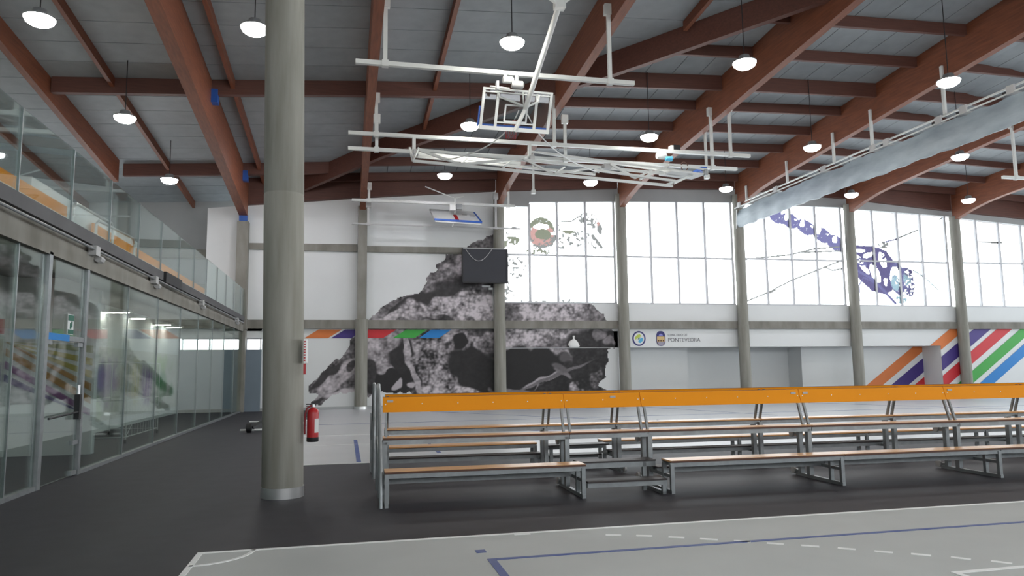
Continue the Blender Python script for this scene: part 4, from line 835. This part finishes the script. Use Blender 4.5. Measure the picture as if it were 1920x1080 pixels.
# small far backboard
fb = thing('basketball_hoop', 'small far backboard tilted up with a blue padded edge and red rim', 'basketball hoop', (4.7, 31.2, 8.1))
MB().hexa([(3.68, 30.9, 8.10), (5.72, 30.9, 8.03), (5.72, 30.95, 8.0), (3.68, 30.95, 8.07)], [(3.6, 31.9, 8.74), (5.55, 31.9, 8.68), (5.55, 31.95, 8.65), (3.6, 31.95, 8.71)]).build('board', white, fb)
MB().bar((3.66, 30.86, 8.09), (5.74, 30.86, 8.02), .06, .08).build('blue_pad', bluepad, fb); MB().bar((3.7, 30.84, 8.0), (5.7, 30.84, 7.93), .04, .05).build('lower_rail', whitesteel, fb)
MB().bar((5.73, 30.9, 8.04), (5.57, 31.9, 8.68), .05, .06).build('blue_pad', bluepad, fb); MB().bar((3.58, 31.9, 8.75), (5.57, 31.9, 8.69), .04, .05).build('top_rail', grey_plastic, fb); MB().bar((3.66, 30.9, 8.1), (3.58, 31.9, 8.75), .04, .05).build('side_rail', grey_plastic, fb)
for x in (5.0, 5.35): MB().hexa([(x, 31.15, 8.15), (x + .22, 31.15, 8.145), (x + .22, 31.2, 8.14), (x, 31.2, 8.145)], [(x - .03, 31.6, 8.52), (x + .19, 31.6, 8.515), (x + .19, 31.65, 8.5), (x - .03, 31.65, 8.505)]).build('opening', grey_plastic, fb)
MB().bar((4.68, 30.98, 8.08), (4.64, 31.5, 8.42), .16, .08).build('rim_plate', red, fb)
MB().tube([(4.62, 31.4, 8.5), (4.62, 31.3, 9.15)], .03, 6).build('mast', whitesteel, fb); MB().tube([(4.62, 31.3, 9.15), (3.3, 31.2, 9.6)], .025, 6).build('arm', whitesteel, fb); MB().tube([(4.62, 31.3, 9.15), (5.0, 31.3, 9.25)], .025, 6).build('arm', whitesteel, fb)
MB().box(4.35, 4.6, 31.0, 31.2, 8.55, 8.8).build('winch', pvc, fb); MB().box(4.65, 4.9, 31.0, 31.2, 8.6, 8.85).build('winch', steel, fb)
MB().tube([(4.5, 31.0, 7.95), (4.45, 31.0, 7.82)], .03, 6).build('net_hook', pvc, fb)

# ================================================================== DIVIDER CURTAIN
dc = thing('divider_curtain', 'long grey rolled divider curtain hanging below the roof beam at right', 'curtain', (19.15, 24, 8.9))
mb = MB(); ny = 120; Y0, Y1 = 8, 32.6; n0 = 0
prof = [(-.05, 9.50), (.08, 9.46), (.13, 9.2), (.13, 8.85), (.05, 8.62), (-.08, 8.60), (-.15, 8.85), (-.13, 9.2)]
for k in range(ny + 1):
    y = Y0 + (Y1 - Y0) * k / ny
    for j, (dx, z) in enumerate(prof):
        mb.v.append((19.15 + dx + .025 * math.sin(y * 5.1 + j * 1.3), y, z - .02 + .02 * math.sin(y * 1.7 + j) + .02 * math.sin(y * 6.3 + 2 * j) - (.05 if y > 31 else 0)))
L = len(prof)
for k in range(ny):
    for j in range(L): a = k * L + j; b = k * L + (j + 1) % L; mb.f.append((a, b, b + L, a + L))
mb.f.append(tuple(range(L))); mb.f.append(tuple(ny * L + j for j in reversed(range(L))))
mb.build('curtain_roll', curtainm, dc, True)
MB().box(19.08, 19.14, Y0, Y1 + .1, 9.72, 9.77).build('upper_rail', whitesteel, dc); MB().box(18.93, 18.98, Y0, Y1, 9.50, 9.54).build('lower_rail', whitesteel, dc)
for y in (14.2, 16.9, 18.6, 19.6, 22.0, 22.7, 25.6, 29.0, 32.2):
    MB().box(18.94, 19.24, y - .1, y + .1, 9.5, 9.54).build('trolley', grey_plastic, dc); MB().box(18.92, 18.98, y - .13, y + .13, 9.48, 9.74).build('trolley', grey_plastic, dc); MB().box(18.96, 19.0, y + .2, y + .3, 9.5, 9.62).build('trolley', black, dc)
MB().tube([(19.0, 32.5, 9.45), (19.0, 32.6, 8.5)], .03, 6).build('end_cord', pvc, dc)
for y in (15.5, 19.4, 22.8, 25.0, 28.2, 31.6):
    MB().box(19.0, 19.08, y - .05, y + .05, 9.75, zb(19.2, y) + .55).build('hanger_post', whitesteel, dc)
for i, (x, y, z) in enumerate([(13.15, 24.5, 9.6), (7.2, 27.5, 9.2)]):
    t = thing('hanger_rod', ['single white hanger rod beside the beam right of the winch', 'single white hanger rod between the bars and the windows'][i], 'rod', (x, y, z)); MB().box(x - .04, x + .04, y - .04, y + .04, z - .9 + .3 * i, zb(x, y) + .4).build('rod', whitesteel, t); MB().box(x - .08, x + .08, y - .08, y + .08, z - .95 + .3 * i, z - .8 + .3 * i).build('end_clamp', whitesteel, t)

# ================================================================== BLEACHERS
def bleacher(w_, label, group, left_frame, right_frame, first, stair=False, plate=(.12,)):
    # local: x 0..w, y 0 (front feet) to 1.15 (back); seats 0.42 and 0.75, backrest to 1.26
    t = thing('bleacher', label, 'bleacher', (0, 0, 0), group)
    e = .004
    if not stair:
        ls = MB().box(e, w_ - e, -.02, .28, .400, .420).build('lower_seat', seatwood, t); MB().box(e, w_ - e, -.024, .284, .392, .400).box(e, w_ - e, -.027, -.02, .395, .416).build('seat_edge', plyedge, ls)
        for ya in (0, .21): MB().box(e, w_ - e, ya, ya + .05, .335, .392).build('seat_rail', steel, ls)
        fb_ = MB().box(e, w_ - e, .42, .66, .27, .29).build('footboard', darkboard, t)
        for ya in (.44, .6): MB().box(e, w_ - e, ya, ya + .04, .21, .27).build('footboard_rail', steel, fb_)
    else:
        MB().box(.02, w_ - .05, -.02, .26, .18, .20).build('lower_step', darkboard, t); MB().box(.02, w_ - .05, 0, .05, .12, .18).build('step_rail', steel, t)
        MB().box(.02, w_ - .05, .34, .62, .38, .40).build('upper_step', darkboard, t); MB().box(.02, w_ - .05, .36, .41, .31, .38).build('step_rail', steel, t)
        for x in (w_ - .11, ): MB().box(x, x + .05, 0, .05, 0, .18).build('step_post', steel, t); MB().box(x - .12, x - .07, .36, .41, 0, .38).build('step_post', steel, t); MB().box(x, x + .05, 0, .6, 0, .04).build('step_foot', steel, t)
    us = MB().box(e, w_ - e, .68, .96, .735, .755).build('upper_seat', seatwood, t); MB().box(e, w_ - e, .676, .964, .727, .735).box(e, w_ - e, .673, .68, .73, .751).build('seat_edge', plyedge, us)
    for ya in (.70, .88): MB().box(e, w_ - e, ya, ya + .05, .665, .727).build('seat_rail', steel, us)
    br = MB().hexa([(e, .925, 1.065), (w_ - e, .925, 1.065), (w_ - e, .945, 1.065), (e, .945, 1.065)], [(e, .985, 1.262), (w_ - e, .985, 1.262), (w_ - e, 1.005, 1.262), (e, 1.005, 1.262)]).build('backrest', orange, t)
    MB().hexa([(e, .985, 1.262), (w_ - e, .985, 1.262), (w_ - e, 1.006, 1.262), (e, 1.006, 1.262)], [(e, .985, 1.267), (w_ - e, .985, 1.267), (w_ - e, 1.006, 1.267), (e, 1.006, 1.267)]).build('backrest_edge', plyedge, br)
    n = max(2, round(w_ / .45))
    for k in range(n):
        x = .04 + (w_ - .08) * k / (n - 1)
        MB().lathe((x, .949, 1.17), [(.008, -.005), (.005, -.002)], axis='y', n=6).build('screw', chrome, br)
    for x in plate: MB().box(x - .04, x + .04, .957, .968, 1.195, 1.225).build('maker_plate', grey_plastic, br)
    for x in (.03, w_ - .06):
        MB().hexa([(x, .80, .70), (x + .03, .80, .70), (x + .03, .84, .70), (x, .84, .70)], [(x, .985, 1.24), (x + .03, .985, 1.24), (x + .03, 1.02, 1.24), (x, 1.02, 1.24)]).build('backrest_post', steel, t)
    def frame(x):
        MB().box(x, x + .045, -.02, 1.08, 0, .045).build('base_bar', steel, t)
        if not stair:
            MB().box(x, x + .05, -.01, .04, .045, .37).build('leg', steel, t); MB().box(x - .005, x + .045, .22, .27, .045, .37).build('leg', steel, t)
            MB().box(x, x + .045, .04, .72, .20, .24).build('side_bar', steel, t)
        MB().box(x - .01, x + .05, .70, .78, .045, .70).build('leg', steel, t); MB().box(x - .01, x + .05, .92, .99, .045, .70).build('leg', steel, t)
        for z in (.06, .60):
            wb_ = MB().box(x - .005, x + .03, 1.0, 1.12, z - .01, z + .03).build('wheel_bracket', steel, t)
            MB().lathe((x - .01, 1.12, z + .01), [(.02, -.015), (.055, -.01), (.055, .02), (.02, .03)], axis='x', n=14).build('wheel', grey_plastic, wb_, True)
    if left_frame: frame(.005)
    if right_frame: frame(w_ - .055)
    return t
F0 = (.47, 8.97)
rowF = [(.0, 2.49, False, True, True), (2.49, 1.13, True, False, False), (3.62, 2.52, False, True, True), (6.14, 2.52, False, False, True), (8.66, 2.55, False, False, True), (11.21, 2.55, False, False, True)]
LBF = ['front-row bleacher section at the left end beside the tube handrail', 'front-row stair section with two dark steps between the benches', 'front-row bleacher section just right of the dark steps',
       'front-row bleacher section second right of the dark steps', 'front-row bleacher section at the right edge of the picture', 'front-row bleacher section running out of the picture at right']
LBR = ['rear-row bleacher section at the left end behind the handrails', 'rear-row stair section with dark steps behind the front row', 'rear-row bleacher section behind the first one right of the steps',
       'rear-row bleacher section behind the second one right of the steps', 'rear-row bleacher section behind the right edge section', 'rear-row bleacher section running out of the picture at right']
ang = R_(-1.15)
for k, (x0, w_, st, lf, rf) in enumerate(rowF):
    t = bleacher(w_, LBF[k], 'front row of bleachers', lf, rf, k == 0, st, plate={0: (.1,), 1: (.72,), 3: (.1, ), 2: (w_ - .1,)}.get(k, (.1,)))
    t.location = (F0[0] + x0 * math.cos(ang), F0[1] + x0 * math.sin(ang) + .01, 0); t.rotation_euler = (0, 0, ang)
for k, (x0, w_, st, lf, rf) in enumerate(rowF):
    # mirrored row, back to back: rotate by 180 degrees
    t = bleacher(w_, LBR[k], 'rear row of bleachers', rf, lf, False, st, plate=(.1,))
    R0 = (.60, 12.12); t.location = (R0[0] + (x0 + w_) * math.cos(ang), R0[1] + (x0 + w_) * math.sin(ang), 0); t.rotation_euler = (0, 0, math.pi + ang)
# tube handrails at the left end
h1 = thing('handrail', 'tube handrail at the left end of the front bleacher row', 'handrail', (.42, 9.0, 0))
MB().tube([(.43, 8.96, .0), (.43, 9.02, .42), (.43, 9.72, 1.36), (.43, 9.84, 1.43), (.43, 9.98, 1.40), (.43, 10.0, 1.3), (.43, 10.0, .05)], .024, 10).build('tube', steel, h1, True)
MB().tube([(.43, 9.0, .12), (.43, 9.06, .40)], .02, 8).build('brace', steel, h1); MB().tube([(.43, 9.4, .95), (.43, 9.4, .05)], .018, 8).build('post', steel, h1); MB().tube([(.43, 9.03, .45), (.43, 10.0, .75)], .018, 8).build('brace', steel, h1)
h2 = thing('handrail', 'tube handrail at the left end of the rear bleacher row', 'handrail', (.5, 11.5, 0))
MB().tube([(.43, 12.1, .0), (.43, 12.0, .42), (.43, 11.35, 1.36), (.43, 11.25, 1.42), (.43, 11.12, 1.40), (.43, 11.08, 1.3), (.43, 11.08, .05)], .024, 10).build('tube', steel, h2, True)
MB().tube([(.43, 11.7, .9), (.43, 11.7, .05)], .018, 8).build('post', steel, h2); MB().box(.40, .45, 11.9, 12.1, .05, .95).build('side_plate', steel, h2)
bpy.context.view_layer.update()
